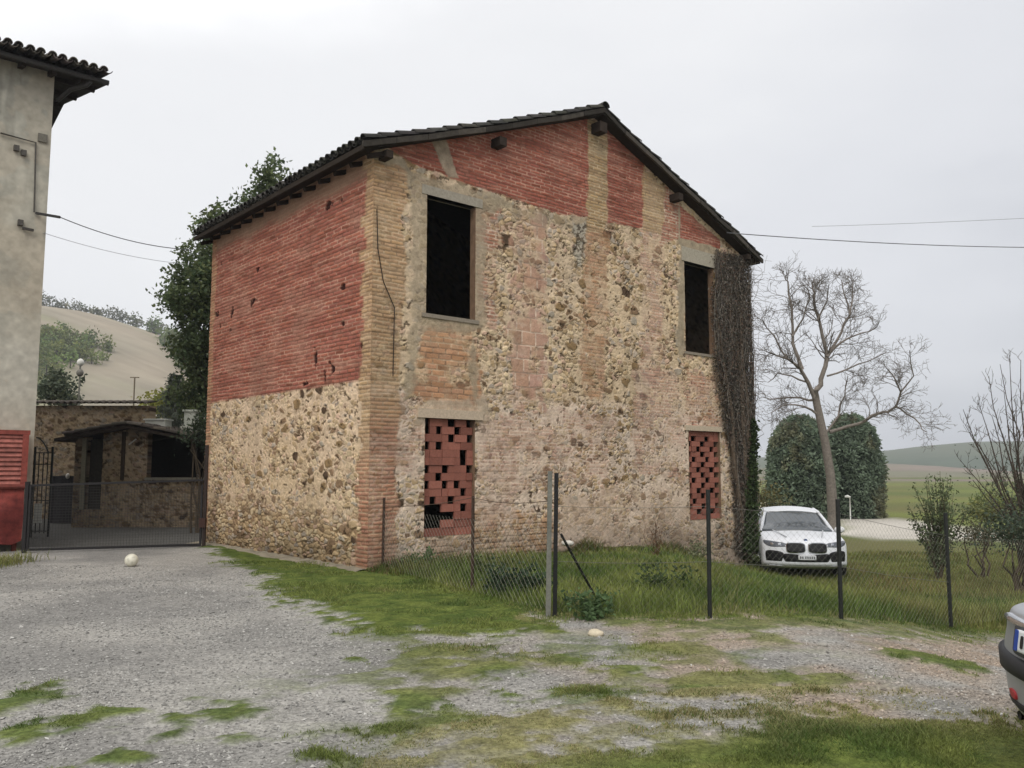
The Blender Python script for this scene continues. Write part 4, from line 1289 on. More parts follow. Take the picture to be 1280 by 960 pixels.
# ------------------------------------------------------------------ trees and shrubs
def mesh_tree(name, loc, label, lumps, trunk, base, seed, nclump, nleaf, spread, size, inner=0.55, cat='tree', var=0.35, group=None):
    rng = np.random.default_rng(seed)
    r = empty(name, loc, 0, label, cat, group)
    t = M()
    t.tube(trunk[0], trunk[1], 8, C(74, 64, 54))
    top = np.asarray(trunk[0][-2])
    for c, rad in lumps:
        t.tube(limb_curve(top + rng.normal(size=3) * .05, np.asarray(c), rng), np.linspace(trunk[1][-1] * .7, 0.02, 6), 5, C(74, 64, 54))
    t.build('trunk', BARK, r, True)
    m = M(); crown(m, lumps, nclump, nleaf, spread, size, base, rng, var, inner)
    m.build('crown', LEAF, r)
    return r


def tree_behind_barn():
    Y = 27.0
    def q(px, py, dy=0.0): return tuple(at(px, py, Y + dy) - np.array([gx, Y, 0]))
    g = ground_at(300, 670); gx = at(268, 600, Y)[0]
    lumps = []
    for (px, py, rx, rz) in [(340, 232, .72, .85), (318, 262, .6, .6), (280, 285, .85, .8), (258, 320, .9, .8), (238, 365, .9, .95), (222, 375, .6, .5), (244, 420, .75, .9), (262, 385, 1.0, 1.2), (252, 465, .7, .9),
                             (290, 350, 1.5, 1.4), (330, 310, 1.5, 1.4), (240, 500, .7, .6), (380, 300, 1.6, 1.2), (255, 520, .5, .5), (228, 440, .45, .45)]:
        lumps.append((q(px, py, RNG.uniform(-.8, 1.2)), (rx, rx * 1.1, rz)))
    mesh_tree('broadleaf_tree', (gx, Y, 0), 'big dark green leafy tree rising behind the barn eave', lumps,
              ([(0, 0, -0.6), (0.1, 0, 1.5), (0.0, 0.1, 3.4), (0.4, 0.1, 5.5)], [0.30, 0.25, 0.2, 0.14]), C(88, 100, 66), 51, 820, 34, 0.15, 0.15, 0.3)


tree_behind_barn()


def conifer(px, py_base, py_top, Y, label, base, seed):
    rng = np.random.default_rng(seed)
    b, t = at(px, py_base, Y), at(px, py_top, Y)
    r = empty('conifer_tree', (b[0], Y, b[2]), 0, label, 'tree')
    H = t[2] - b[2]
    M().tube([(0, 0, -1.5), (0.03, 0, H * .5), (0, 0, H * .98)], [.09, .06, .012], 6, C(84, 74, 64)).build('trunk', BARK, r, True)
    m = M()
    for k in range(46):
        z = H * rng.uniform(.12, .97); R_ = 0.42 * H * (1.02 - z / H) + .05; a = rng.uniform(0, 6.28)
        s_ = np.linspace(.12, 1, 12)[:, None]
        L_ = np.array([math.cos(a), math.sin(a), -.18]) * R_
        P = np.array([0, 0, z]) + s_ * L_; P = np.repeat(P, 5, 0) + rng.normal(size=(60, 3)) * .07
        leaf_quads(m, P, .17 * rng.uniform(.6, 1.3, 60), np.asarray(base) * rng.uniform(.6, 1.4), rng, .4, .35)
    m.build('crown', LEAF, r)


conifer(217, 548, 468, 31, 'small grey green conifer in front of the leafy tree', C(92, 98, 84), 52)


def bush(name, px, py, Y, rx, rz, label, base, seed, nclump=60, nleaf=24, size=.12, cat='shrub', group=None, zb=None, spread=.14):
    rng = np.random.default_rng(seed)
    p = at(px, py, Y)
    z0 = float(terrain(p[0], Y)) if zb is None else zb
    r = empty(name, (p[0], Y, z0), 0, label, cat, group)
    cz = p[2] - z0
    lumps = [((rng.uniform(-.45, .45) * rx, rng.uniform(-.3, .3) * rx, cz + rng.uniform(-.35, .4) * rz), (rx * rng.uniform(.45, .75), rx * .6, rz * rng.uniform(.45, .75))) for _ in range(6)]
    t = M()
    for c, _ in lumps: t.tube(limb_curve((rng.uniform(-.1, .1), rng.uniform(-.1, .1), -.2), c, rng), np.linspace(.035, .01, 6), 5, C(80, 70, 58))
    t.build('stem', BARK, r)
    m = M(); crown(m, lumps, nclump, nleaf, spread, size, base, rng, .35, .4)
    m.build('foliage', LEAF, r)
    return r


bush('yellow_green_bush', 205, 512, 32, 1.5, 1.0, 'yellow green bush between the tiled wall and the leafy tree', C(142, 146, 80), 61, 90, 26, .15)
bush('dark_bush', 62, 486, 34, 1.1, 0.9, 'dark green bush peeping over the tiled wall beside the house', C(78, 86, 68), 62, 60, 26, .16)
bush('low_dark_bush', 85, 497, 36, 0.8, 0.5, 'low dark bush on the tiled wall right of the larger one', C(84, 90, 72), 63, 40, 22, .14)
bush('ivy_clump', 248, 540, 22.5, 0.5, 0.5, 'dark ivy clump by the pale chimney at the barn corner', C(66, 76, 54), 64, 30, 22, .1)


def bare_tree():
    rng = np.random.default_rng(71)
    Y = 27.0
    g = at(1040, 640, Y); z0 = float(terrain(g[0], Y))
    r = empty('bare_walnut_tree', (g[0], Y, z0), 0, 'bare leafless spreading tree with pale bark behind the white car', 'tree')
    O = np.array([g[0], Y, z0])
    def q(px, py, dy=0.0): return at(px, py, Y + dy) - O
    col = C(126, 118, 110)
    t = M()
    trunk = [q(1043, 690), q(1041, 640), q(1038, 594), q(1031, 550), q(1021, 505), q(1018, 488)]
    trunk[0][2] = min(trunk[0][2], -0.2)
    t.tube(trunk, [.19, .165, .145, .13, .12, .11], 10, col)
    limbs = [
        ([(1022, 505), (1010, 478), (1000, 460), (985, 449), (957, 439)], .10, -.6),
        ([(1003, 462), (991, 430), (989, 380), (985, 352), (982, 344)], .075, .3),
        ([(1018, 490), (1026, 474), (1034, 444), (1028, 420), (1022, 395), (1018, 366), (1015, 352)], .11, .2),
        ([(1034, 446), (1044, 434), (1058, 424), (1078, 416), (1097, 408)], .07, -.3),
        ([(1036, 440), (1052, 415), (1062, 394), (1056, 370), (1052, 350)], .06, .7),
        ([(1062, 394), (1066, 372), (1067, 350)], .04, .9),
        ([(1037, 540), (1060, 533), (1080, 527), (1104, 515), (1120, 508), (1126, 490), (1120, 476), (1108, 460)], .085, -.8),
        ([(1120, 508), (1134, 518), (1150, 530), (1158, 540)], .04, -1.1),
        ([(1126, 490), (1142, 470), (1137, 438)], .035, -.6),
        ([(1030, 545), (1048, 520), (1056, 495), (1060, 470)], .05, .8),
        ([(1020, 500), (1000, 497), (975, 498), (952, 496)], .06, .5),
        ([(1024, 520), (1005, 508), (982, 506), (964, 516)], .05, -.9),
        ([(1010, 478), (990, 470), (972, 466), (960, 478)], .045, .9),
        ([(985, 449), (968, 420), (952, 398)], .045, -.4),
        ([(1034, 470), (1058, 462), (1084, 452), (1108, 440)], .045, .4),
        ([(991, 420), (1004, 398), (1012, 372), (1004, 356)], .04, -.7),
        ([(1022, 400), (1034, 376), (1036, 356)], .04, -.5),
    ]
    for pts, rad, dy in limbs:
        rad = rad * .78; k = len(pts)
        P = [q(x, y, dy * i / (k - 1)) for i, (x, y) in enumerate(pts)]
        # resample with a little wander
        Q = [P[0]]
        for a, b in zip(P[:-1], P[1:]):
            Q.append((a + b) / 2 + rng.normal(size=3) * .035); Q.append(b)
        Q = np.array(Q)
        t.tube(Q, np.linspace(rad, max(.012, rad * .22), len(Q)), 6, col)
        twigs(t, Q, rad * .55, rng, 2, col * .8, np.array([0, 0, .22]), 0.88)
    t.build('trunk', BARK, r, True)


bare_tree()


def clipped_cypress():
    """two clipped evergreen domes standing shoulder to shoulder"""
    for i, (px0, px1, pyt, dy, lab, sd) in enumerate([(964, 1037, 520, 0.0, 'clipped dome-shaped evergreen partly hidden by the bare tree trunk', 81), (1030, 1099, 519, 1.2, 'clipped dome-shaped evergreen nearest to the white path lamp', 82)]):
        rng = np.random.default_rng(sd)
        Y = 47.0 + dy
        a, b = at(px0, 600, Y), at(px1, 600, Y)
        R_ = (b[0] - a[0]) / 2 * 1.07; x = (a[0] + b[0]) / 2; z0 = float(terrain(x, Y)); H = at(1000, pyt, Y)[2] - z0
        r = empty('clipped_evergreen', (x, Y, z0), 0, lab, 'tree', 'clipped evergreen domes')
        prof = lambda t: np.where(t < .40, 1.0 - .05 * (1 - t / .40) ** 2, np.maximum(0, 1 - ((t - .40) / .61) ** 2.3) ** .55)
        core = M(); tt = np.linspace(0, .96, 14)
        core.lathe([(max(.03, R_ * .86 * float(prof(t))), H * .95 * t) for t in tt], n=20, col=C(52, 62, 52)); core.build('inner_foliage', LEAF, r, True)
        n = 15000
        t = rng.random(n) ** .9; an = rng.uniform(0, 2 * math.pi, n)
        lum = fbm(an * 3.2, t * 9, 5 + i, 4); rr = R_ * prof(t) * (0.80 + .36 * lum + rng.normal(size=n) * .04)
        P = np.stack([np.cos(an) * rr, np.sin(an) * rr, H * t], -1)
        c = mix(np.broadcast_to(C(106, 120, 100), (n, 3)), C(118, 112, 84), .7 * smooth(.55, .7, fbm(an * 1.5, t * 4, 15 + i, 3))) * (0.55 + 0.9 * lum[:, None]) * rng.uniform(.75, 1.25, (n, 1))
        m = M(); leaf_quads(m, P, .20 * rng.uniform(.6, 1.4, n), c, rng, .2, .45)
        m.build('clipped_foliage', LEAF, r)
        M().tube([(0, 0, -.3), (0, 0, .8)], .12, 8, C(80, 70, 60)).build('trunk', BARK, r)


clipped_cypress()
bush('pale_shrub', 957, 625, 26, .9, .5, 'straggly olive shrub between the vine and the car', C(112, 108, 74), 65, 40, 20, .1)


def leafy_sapling(px, pyb, pyt, Y, wpx, label, base, seed, name='upright_shrub'):
    """upright shrub: many stems fanning up from one foot, leaves along them"""
    rng = np.random.default_rng(seed)
    b = at(px, pyb, Y); z0 = float(terrain(b[0], Y)); H = at(px, pyt, Y)[2] - z0
    r = empty(name, (b[0], Y, z0), 0, label, 'shrub')
    W = wpx / F * Y / 2
    t, m = M(), M()
    for k in range(34):
        a = rng.uniform(0, 6.28); s_ = rng.uniform(.1, 1) ** .7
        tip = np.array([math.cos(a) * W * s_, math.sin(a) * W * s_ * .8, H * rng.uniform(.55, 1.0) * (1 - .18 * s_)])
        mid = tip * np.array([.35, .35, .5])
        P = np.array([[0, 0, -.15], mid * .5, mid, (mid + tip) / 2 + rng.normal(size=3) * .05, tip])
        t.tube(P, np.linspace(.022, .004, 5), 4, C(86, 76, 62), cap=False)
        u = rng.uniform(.22, 1, 90); x = u * 4; i = np.minimum(x.astype(int), 3)
        L_ = P[i] + (P[i + 1] - P[i]) * (x - i)[:, None] + rng.normal(size=(90, 3)) * .055
        leaf_quads(m, L_, .085 * rng.uniform(.6, 1.3, 90), np.asarray(base) * rng.uniform(.65, 1.35) * rng.uniform(.8, 1.2, (90, 1)), rng, 0, .5, .3)
    t.build('stem', BARK, r); m.build('foliage', LEAF, r)


leafy_sapling(1172, 688, 575, 20, 92, 'upright leafy green shrub behind the second last fence post', C(94, 104, 74), 83)


def bare_bush():
    rng = np.random.default_rng(91)
    Y = 21.0
    b = at(1290, 690, Y); z0 = float(terrain(b[0], Y))
    r = empty('bare_shrub', (b[0], Y, z0), 0, 'tall half bare shrub of thin upright stems at the lane', 'shrub')
    O = np.array([b[0], Y, z0]); t = M(); m = M()
    tips = [(1204, 512), (1212, 540), (1222, 500), (1236, 470), (1250, 455), (1262, 448), (1276, 450), (1292, 445), (1310, 460), (1200, 575), (1216, 600), (1240, 520), (1255, 490), (1270, 500), (1330, 500), (1300, 480), (1225, 560), (1206, 530)]
    for px, py in tips:
        tip = at(px, py, Y + rng.uniform(-1, 1)) - O
        P = np.array([[rng.uniform(-.2, .2), rng.uniform(-.2, .2), -.2], tip * [.25, .3, .35], tip * [.6, .6, .66] + rng.normal(size=3) * .08, tip])
        Q = [P[0]]
        for a, c in zip(P[:-1], P[1:]): Q += [(a + c) / 2 + rng.normal(size=3) * .04, c]
        Q = np.array(Q)
        t.tube(Q, np.linspace(.035, .006, len(Q)), 5, C(84, 74, 66))
        twigs(t, Q, .014, rng, 1, C(92, 84, 76), np.array([0, 0, .9]), .9, 18)
        n = 60; u = rng.uniform(.3, .95, n); x = u * (len(Q) - 1); i = np.minimum(x.astype(int), len(Q) - 2)
        L_ = Q[i] + (Q[i + 1] - Q[i]) * (x - i)[:, None] + rng.normal(size=(n, 3)) * .14
        keep = L_[:, 2] < 2.6 + rng.normal(size=n) * .5
        L_ = L_[keep]
        if len(L_): leaf_quads(m, L_, .075 * rng.uniform(.6, 1.3, len(L_)), C(92, 104, 86) * rng.uniform(.6, 1.3, (len(L_), 1)), rng, 0, .55)
    t.build('stem', BARK, r, True); m.build('foliage', LEAF, r)


bare_bush()
bush('dark_round_bush', 1268, 660, 17.5, .85, .42, 'dense dark green bush at the foot of the half bare shrub', C(68, 78, 62), 66, 70, 26, .07)
bush('olive_bush', 1232, 640, 30, 1.1, .5, 'olive green bush beyond the lane behind the leafy shrub', C(112, 116, 74), 67, 50, 24, .11)
bush('hedge_bush', 1262, 632, 33, 1.6, .5, 'yellowish green bush far along the lane at the right', C(108, 116, 70), 68, 70, 24, .12)
bush('thorn_bush', 1225, 672, 20.5, .8, .28, 'low grey brown bush spreading under the half bare shrub', C(96, 92, 72), 69, 60, 22, .06)


# ------------------------------------------------------------------ path lamp
def path_lamp():
    Y = 46.0
    b = at(1063, 645, Y); z0 = float(terrain(b[0], Y)); top = at(1060, 622, Y)[2] - z0
    r = empty('path_lamp', (b[0], Y, z0), 0, 'short white lamp post with a side-mounted head by the lane', 'lamp')
    c = C(206, 206, 200)
    M().tube([(0, 0, -.1), (0, 0, top)], .035, 10, c).build('post', PLASTIC, r, True)
    M().tube([(.03, 0, top + .02), (-.12, 0, top + .07), (-.26, 0, top + .05)], [.05, .08, .05], 10, c).build('lamp_head', PLASTIC, r, True)


path_lamp()


# ------------------------------------------------------------------ vine on the barn's corner
def build_vine():
    rng = np.random.default_rng(101)
    r = empty('climbing_vine', tuple(world_from_barn_axes(BC, BW - .6, -.05, -.3)), YAW, 'tangled bare climbing vine covering the barn corner beside the car', 'vine')
    O = np.array([BW - .6, -.05, -.3])
    def left_edge(z):
        z = np.asarray(z, float)
        return np.interp(z, [0, 1.0, 2.2, 3.2, 4.4, 5.6, 6.6, 7.2], [10.3, 10.28, 10.15, 9.72, 9.5, 9.52, 9.66, 9.85]) + .42 * (fbm(z * 1.9, z * 0 + 2.5, 12, 4) - .5)
    m = M()
    cols = [C(118, 111, 103), C(92, 86, 80), C(140, 133, 124), C(78, 72, 67), C(116, 100, 88)]
    for k in range(900):
        side = rng.random() < .18
        z = rng.uniform(-.4, 6.2) if rng.random() < .9 else -.4
        zt = min(z + rng.uniform(.5, 2.6), 7.0)
        u = None
        t = rng.random() ** .8
        e0 = float(left_edge(max(0, z)))
        u = e0 + (10.98 - e0) * rng.random() ** .75
        n = 9
        zz = np.linspace(z, zt, n); w_ = np.cumsum(rng.normal(size=n)) * .10
        uu = u + w_ + (rng.uniform(-.35, .35)) * np.linspace(0, 1, n)
        uu = np.maximum(uu, left_edge(zz) - .15 * rng.random()); uu = np.minimum(uu, 11.03)
        d = -.03 - np.abs(np.cumsum(rng.normal(size=n)) * .014) - rng.uniform(0, .09)
        P = np.stack([uu, d, zz], -1)
        if side: P = np.stack([np.full(n, 10.97) - d * .9, .02 + rng.uniform(0, 1.5) + w_, zz], -1)
        m.tube(P - O, np.linspace(rng.uniform(.006, .015), .003, n), 3, cols[rng.integers(0, 5)] * rng.uniform(.8, 1.5), cap=False)
    for k in range(9):
        zz = np.linspace(-.4, rng.uniform(3.5, 6.5), 10); w_ = np.cumsum(rng.normal(size=10)) * .06
        P = np.stack([np.minimum(10.5 + .05 * k + w_ - .05 * zz * (k % 3), 11.0), np.full(10, -.12), zz], -1)
        m.tube(P - O, np.linspace(.055, .02, 10), 6, C(98, 86, 74))
    # twigs reaching out past the corner into the air
    for k in range(230):
        z = rng.uniform(1.0, 7.0); l = rng.uniform(.15, .75) * (0.6 if z < 3 else 1)
        a = np.array([rng.uniform(10.8, 11.05), rng.uniform(-.15, .1), z]); q = [a]; dd = np.array([.8, rng.uniform(-.5, .2), rng.uniform(-.5, .5)])
        for _ in range(4):
            dd = dd + rng.normal(size=3) * .3; dd /= np.linalg.norm(dd); q.append(q[-1] + dd * l / 4)
        m.tube(np.array(q) - O, np.linspace(.006, .0025, 5), 3, C(120, 108, 96) * rng.uniform(.7, 1.2), cap=False)
    m.build('stem', BARK, r)
    # dry curled leaves and tendrils filling the tangle
    n = 34000
    z = rng.uniform(-.3, 7.0, n); e = left_edge(np.maximum(z, 0)); u = e - .12 + (11.06 - e) * rng.random(n) ** .75 + rng.normal(size=n) * .05
    P = np.stack([u + rng.normal(size=n) * .03, -.03 - rng.random(n) ** 1.5 * .14, z], -1) - O
    c = np.array([C(114, 105, 96), C(88, 82, 75), C(136, 127, 114), C(116, 94, 80), C(80, 80, 68)])[rng.integers(0, 5, n)] * rng.uniform(.55, 1.15, (n, 1))
    d = M(); leaf_quads(d, P, .062 * rng.uniform(.5, 1.4, n), c, rng, .5, .4)
    d.build('dry_leaves', LEAF, r)
    # green leaves low down on the outer corner
    n = 2600
    z = rng.random(n) ** 1.3 * 3.2 - .3; u = 10.93 - rng.random(n) * np.interp(z, [0, 1, 2, 3], [.62, .5, .25, .08])
    P = np.stack([u, -.06 - rng.random(n) * .2, z], -1) - O
    g = M(); leaf_quads(g, P, .10 * rng.uniform(.6, 1.3, n), C(66, 80, 48) * rng.uniform(.5, 1.3, (n, 1)), rng, .4, .7)
    g.build('green_leaves', LEAF, r)


build_vine()


# ------------------------------------------------------------------ fences
def build_fences():
    rng = np.random.default_rng(111)
    P0 = ground_at(478, 714); P1 = ground_at(590, 738); PC = ground_at(688, 771)
    PM = [ground_at(887, 769), None, None]
    def depth_for(px, py_top, py_bot, h):
        Y = F * h / (py_bot - py_top); p = at(px, py_bot, Y); return p
    PM = [at(887, 769, 9.75), at(1051, 768, 10.15), at(1188, 768, 11.6)]
    for p in [P0, P1, PC] + PM: p[2] = float(terrain(p[0], p[1]))
    c = C(52, 52, 48)
    # the run from the barn corner to the concrete post
    r = empty('mesh_fence', tuple(P0), 0, 'short wire fence on two rusty posts from the barn corner to the concrete post', 'fence')
    for p, top in ((P0, 622), (P1, 620)):
        h = at(478, top, p[1])[2]
        M().tube([(*(p - P0)[:2], -.3), (*(p - P0)[:2] + [0.01, 0], h - P0[2])], .024, 6, C(70, 54, 44)).build('post', METAL, r)
    m = M()
    wt = lambda p, py: at(0, py, p[1])[2] - P0[2]
    hooks = [P0 - P0 + [0, 0, wt(P0, 632)], P1 - P0 + [0, 0, wt(P1, 622)], PC - P0 + [0, 0, wt(PC, 626)]]
    for a, b in zip(hooks[:-1], hooks[1:]):
        t = np.linspace(0, 1, 12)[:, None]; q = a + (b - a) * t; q[:, 2] -= .05 * np.sin(t[:, 0] * math.pi)
        m.tube(q, .0045, 4, C(96, 80, 68))
    m.build('top_wire', WIRE, r)
    m = M()
    wire_panel(m, P0 - P0, PC - P0, .06, 1.0, .105, .0014, C(120, 116, 106)); m.build('wire_mesh', WIRE, r)

    # the run in front of the meadow
    r = empty('meadow_fence', tuple(PC), 0, 'wire mesh fence of a weathered concrete post and dark metal posts before the meadow', 'fence')
    h = at(690, 589, PC[1])[2]
    q = M()
    zz = np.linspace(-.3, h, 30)
    for k in range(4): pass
    a = 0.048
    ring = np.array([(-a, -a * .8), (a * .1, -a * 1.05), (a * .1, a), (-a, a)])
    V = np.stack([np.stack([np.full(30, x) + .008 * (fbm(zz * 3, zz * 0 + i, 7, 3) - .5) + .03 * (zz / h) - .005, np.full(30, y) + .008 * (fbm(zz * 3, zz * 0 + i + 5, 8, 3) - .5), zz], -1) for i, (x, y) in enumerate(ring)], 1)
    cc = C(112, 112, 104) * (0.7 + .6 * fbm(np.repeat(zz * 5, 4), np.tile(np.arange(4), 30), 6, 3))[:, None]
    q.grid(V, cc.reshape(30, 4, 3), flip=True, closed=True)
    q.add(V[-1], np.array([(0, 1, 2, 3)]), C(140, 138, 128))
    q.build('concrete_post', CONC, r)
    M().bar((.045, -.02, -.2), (.075, -.02, h - .02), .045, .06, C(36, 36, 36)).build('steel_post', METAL, r)
    s0 = at(697, 668, PC[1]) - PC; s1 = at(752, 745, PC[1] + .9); s1[2] = float(terrain(s1[0], s1[1])) - .05
    M().tube([s0 + [.04, 0, 0], s1 - PC], .016, 6, C(44, 44, 42)).build('strut', METAL, r)
    for p, top in zip(PM, (612, 624, 641)):
        h2 = at(0, top, p[1])[2] - PC[2]; d = p - PC
        lean = rng.uniform(-.02, .02)
        M().tube([(d[0], d[1], d[2] - .3), (d[0] - lean, d[1], h2)], .026, 8, C(42, 44, 42)).build('post', METAL, r)
    pts = [PC] + PM
    m = M()
    for a_, b_ in zip(pts[:-1], pts[1:]): wire_panel(m, a_ - PC, b_ - PC, .05, 1.22, .08, .0009, C(124, 124, 114))
    # past the last post the wire runs on out of the picture
    end = PM[2] + (PM[2] - PM[1]) * 1.4; end[2] = float(terrain(end[0], end[1]))
    wire_panel(m, PM[2] - PC, end - PC, .05, 1.2, .08, .0009, C(124, 124, 114))
    m.build('wire_mesh', WIRE, r)
    m = M()
    for z in (1.24, .62):
        for a_, b_ in zip(pts[:-1], pts[1:]):
            t = np.linspace(0, 1, 10)[:, None]; w_ = (a_ - PC) + (b_ - a_) * t + np.array([0, -.01, z]); w_[:, 2] -= .02 * np.sin(t[:, 0] * math.pi)
            m.tube(w_, .0026, 4, C(110, 108, 100))
    m.build('line_wire', WIRE, r)


build_fences()


# ------------------------------------------------------------------ cables
def cable(name, a, b, sag, rad, label, c):
    a, b = np.asarray(a, float), np.asarray(b, float)
    t = np.linspace(0, 1, 40)[:, None]
    P = a + (b - a) * t; P[:, 2] -= sag * 4 * (t * (1 - t))[:, 0]
    o = M().tube(P, rad, 5, c).build(name, METAL); tag(o, label, 'cable')


hb = world_from_barn_axes(HC, HB[0], -.35, HB[1])
fe = world_from_barn_axes(BC, -.02, 2.6, 5.75)
cable('power_cable', hb, at(236, 312, 21.5), .14, .011, 'thicker dark cable strung from the stucco house to the barn', C(96, 96, 98))
cable('power_cable', world_from_barn_axes(HC, -.05, -.03, at(62, 292, HC[1])[2]), at(232, 330, 22), .10, .006, 'thin pale cable below the thicker one from the stucco house', C(168, 168, 172))
be = world_from_barn_axes(BC, 9.75, -.32, 0); be[2] = at(893, 291, be[1])[2]
cable('power_cable', be, at(1420, 308, 27), .16, .012, 'dark cable running from the barn eave out over the meadow', C(104, 104, 106))
cable('power_cable', at(1015, 283, 60), at(1420, 265, 50), .1, .016, 'distant pale cable high above the bare tree', C(150, 150, 154))


# ------------------------------------------------------------------ ball and stones
p = ground_at(164, 708)
rb = 8.0 / F * p[1]
b = M(); v, f = ICO3
b.add(v * rb, f, C(214, 210, 192) * np.where(np.abs(fbm(v[:, 0] * 4, v[:, 1] * 4 + v[:, 2] * 3, 3, 3) - .5) < .04, .75, 1)[:, None])
o = b.build('ball', PLASTIC, smooth_shade=True, loc=(p[0], p[1], p[2] + rb - .008)); tag(o, 'white ball lying on the gravel before the mesh gate', 'ball')
for (px, py, s_, lab, c) in [(745, 795, .085, 'pale stone on the bare earth beside the concrete post', C(196, 184, 160)), (725, 700, .12, 'white stone lying against the foot of the gable wall', C(204, 200, 190)),
                             (1029, 808, .05, 'small grey stone at the edge of the track beyond the fence post', C(150, 146, 138))]:
    p = ground_at(px, py)
    if py == 700:
        p = np.array([*world_from_barn_axes(BC, 4.3, -.28, 0)]); p[2] = float(terrain(p[0], p[1])) + .2
    m = M(); blob(m, (0, 0, 0), (s_, s_ * .7, s_ * .5), c, 2, .35)
    o = m.build('loose_stone', CONC, smooth_shade=True, loc=(p[0], p[1], p[2] + s_ * .3)); tag(o, lab, 'stone')


# ------------------------------------------------------------------ cars
def rounded(n, w, h, e=3.0, ph=0.0):
    a = np.linspace(0, 2 * math.pi, n, endpoint=False)
    return np.stack([np.sign(np.cos(a)) * np.abs(np.cos(a)) ** (2 / e) * w / 2, np.sign(np.sin(a)) * np.abs(np.sin(a)) ** (2 / e) * h / 2], -1)


def patch(m, cx, cz, outline, surf, off, col, depth=.03, rings=5):
    """a panel lying on a curved face: outline (x, z) about cx, cz; surf(x, z) gives y (towards -y is outside)"""
    o = np.asarray(outline); n = len(o)
    R_ = []
    for k in range(rings + 1):
        q = o * (1 - k / rings) if k else o
        x, z = cx + q[:, 0], cz + q[:, 1]
        R_.append(np.stack([x, surf(x, z) - off, z], -1))
    back = R_[0].copy(); back[:, 1] += depth
    m.grid(np.stack([back] + R_, 0), np.broadcast_to(np.asarray(col), (rings + 2, n, 3)), flip=False, closed=True)


def loft(m, prof, hw, plan, crown_, tumble, col, zref, nx=21, edge=.05, bulge=0.03):
    """side profile (y, z) swept across the width; plan() pulls the ends in, tumble() narrows with height"""
    P = np.asarray(prof, float)
    ts = np.sin(np.linspace(-1, 1, nx) * math.pi / 2) * .5 + np.linspace(-1, 1, nx) * .5
    cy, cz = (P[:, 0].min() + P[:, 0].max()) / 2, (P[:, 1].min() + P[:, 1].max()) / 2
    S = []
    for t in ts:
        y = P[:, 0] + plan(t, P[:, 0], P[:, 1]); z = P[:, 1] - crown_ * t * t * smooth(zref, zref + .3, P[:, 1])
        x = hw * t * (1 - tumble * np.maximum(0, P[:, 1] - zref))
        S.append(np.stack([x, y, z], -1))
    # rounded shoulders at both sides
    for sgn, idx in ((-1, 0), (1, -1)):
        base = S[idx]; out = base.copy()
        c = np.array([0, cy, cz])
        out = base + (c - base) * np.array([0, edge, edge * 1.6]); out[:, 0] = base[:, 0] + sgn * edge * .5
        out2 = base + (c - base) * np.array([0, .5, .5]); out2[:, 0] = base[:, 0] + sgn * (edge * .5 + bulge)
        out3 = base + (c - base) * np.array([0, .98, .98]); out3[:, 0] = base[:, 0] + sgn * (edge * .5 + bulge)
        if idx == 0: S = [out3, out2, out] + S
        else: S = S + [out, out2, out3]
    m.grid(np.stack(S, 0), np.broadcast_to(np.asarray(col), (len(S), len(P), 3)), flip=True, closed=True)


def resample(P, n):
    P = np.asarray(P, float); Q = np.concatenate([P, P[:1]])
    # Catmull-Rom round the loop
    out_ = []
    k = len(P)
    per = max(2, n // k)
    for i in range(k):
        p0, p1, p2, p3 = P[i - 1], P[i], P[(i + 1) % k], P[(i + 2) % k]
        for t in np.linspace(0, 1, per, endpoint=False):
            out_.append(.5 * ((2 * p1) + (-p0 + p2) * t + (2 * p0 - 5 * p1 + 4 * p2 - p3) * t * t + (-p0 + 3 * p1 - 3 * p2 + p3) * t ** 3))
    return np.array(out_)


def wheel(root, x, y, r, wd):
    sg = 1 if x > 0 else -1
    wb = bpy.data.objects.new
    m = M(); pr = [(r * .62, -wd / 2), (r * .93, -wd / 2), (r, -wd * .32), (r, wd * .32), (r * .93, wd / 2), (r * .62, wd / 2)]
    th = np.linspace(0, 2 * math.pi, 28, endpoint=False)
    V = np.stack([np.stack([np.full(28, x + a), y + np.cos(th) * q, r + np.sin(th) * q], -1) for q, a in pr], 0)
    m.grid(V, np.broadcast_to(C(34, 34, 35), V.shape), closed=True)
    t = m.build('wheel', RUBBER, root, True)
    m = M()
    xo = x + sg * wd * .42
    V = np.stack([np.stack([np.full(28, xo + sg * a), y + np.cos(th) * q, r + np.sin(th) * q], -1) for q, a in ((r * .64, .02), (r * .58, .0), (r * .2, -.04), (.01, -.03))], 0)
    m.grid(V, np.broadcast_to(C(70, 70, 72), V.shape), closed=True)
    for k in range(5):
        a = k * 2 * math.pi / 5
        m.bar((xo + sg * .012, y + math.cos(a) * .03, r + math.sin(a) * .03), (xo + sg * .012, y + math.cos(a) * r * .6, r + math.sin(a) * r * .6), .05, .03, C(150, 150, 154))
    m.build('rim', CHROME, t)


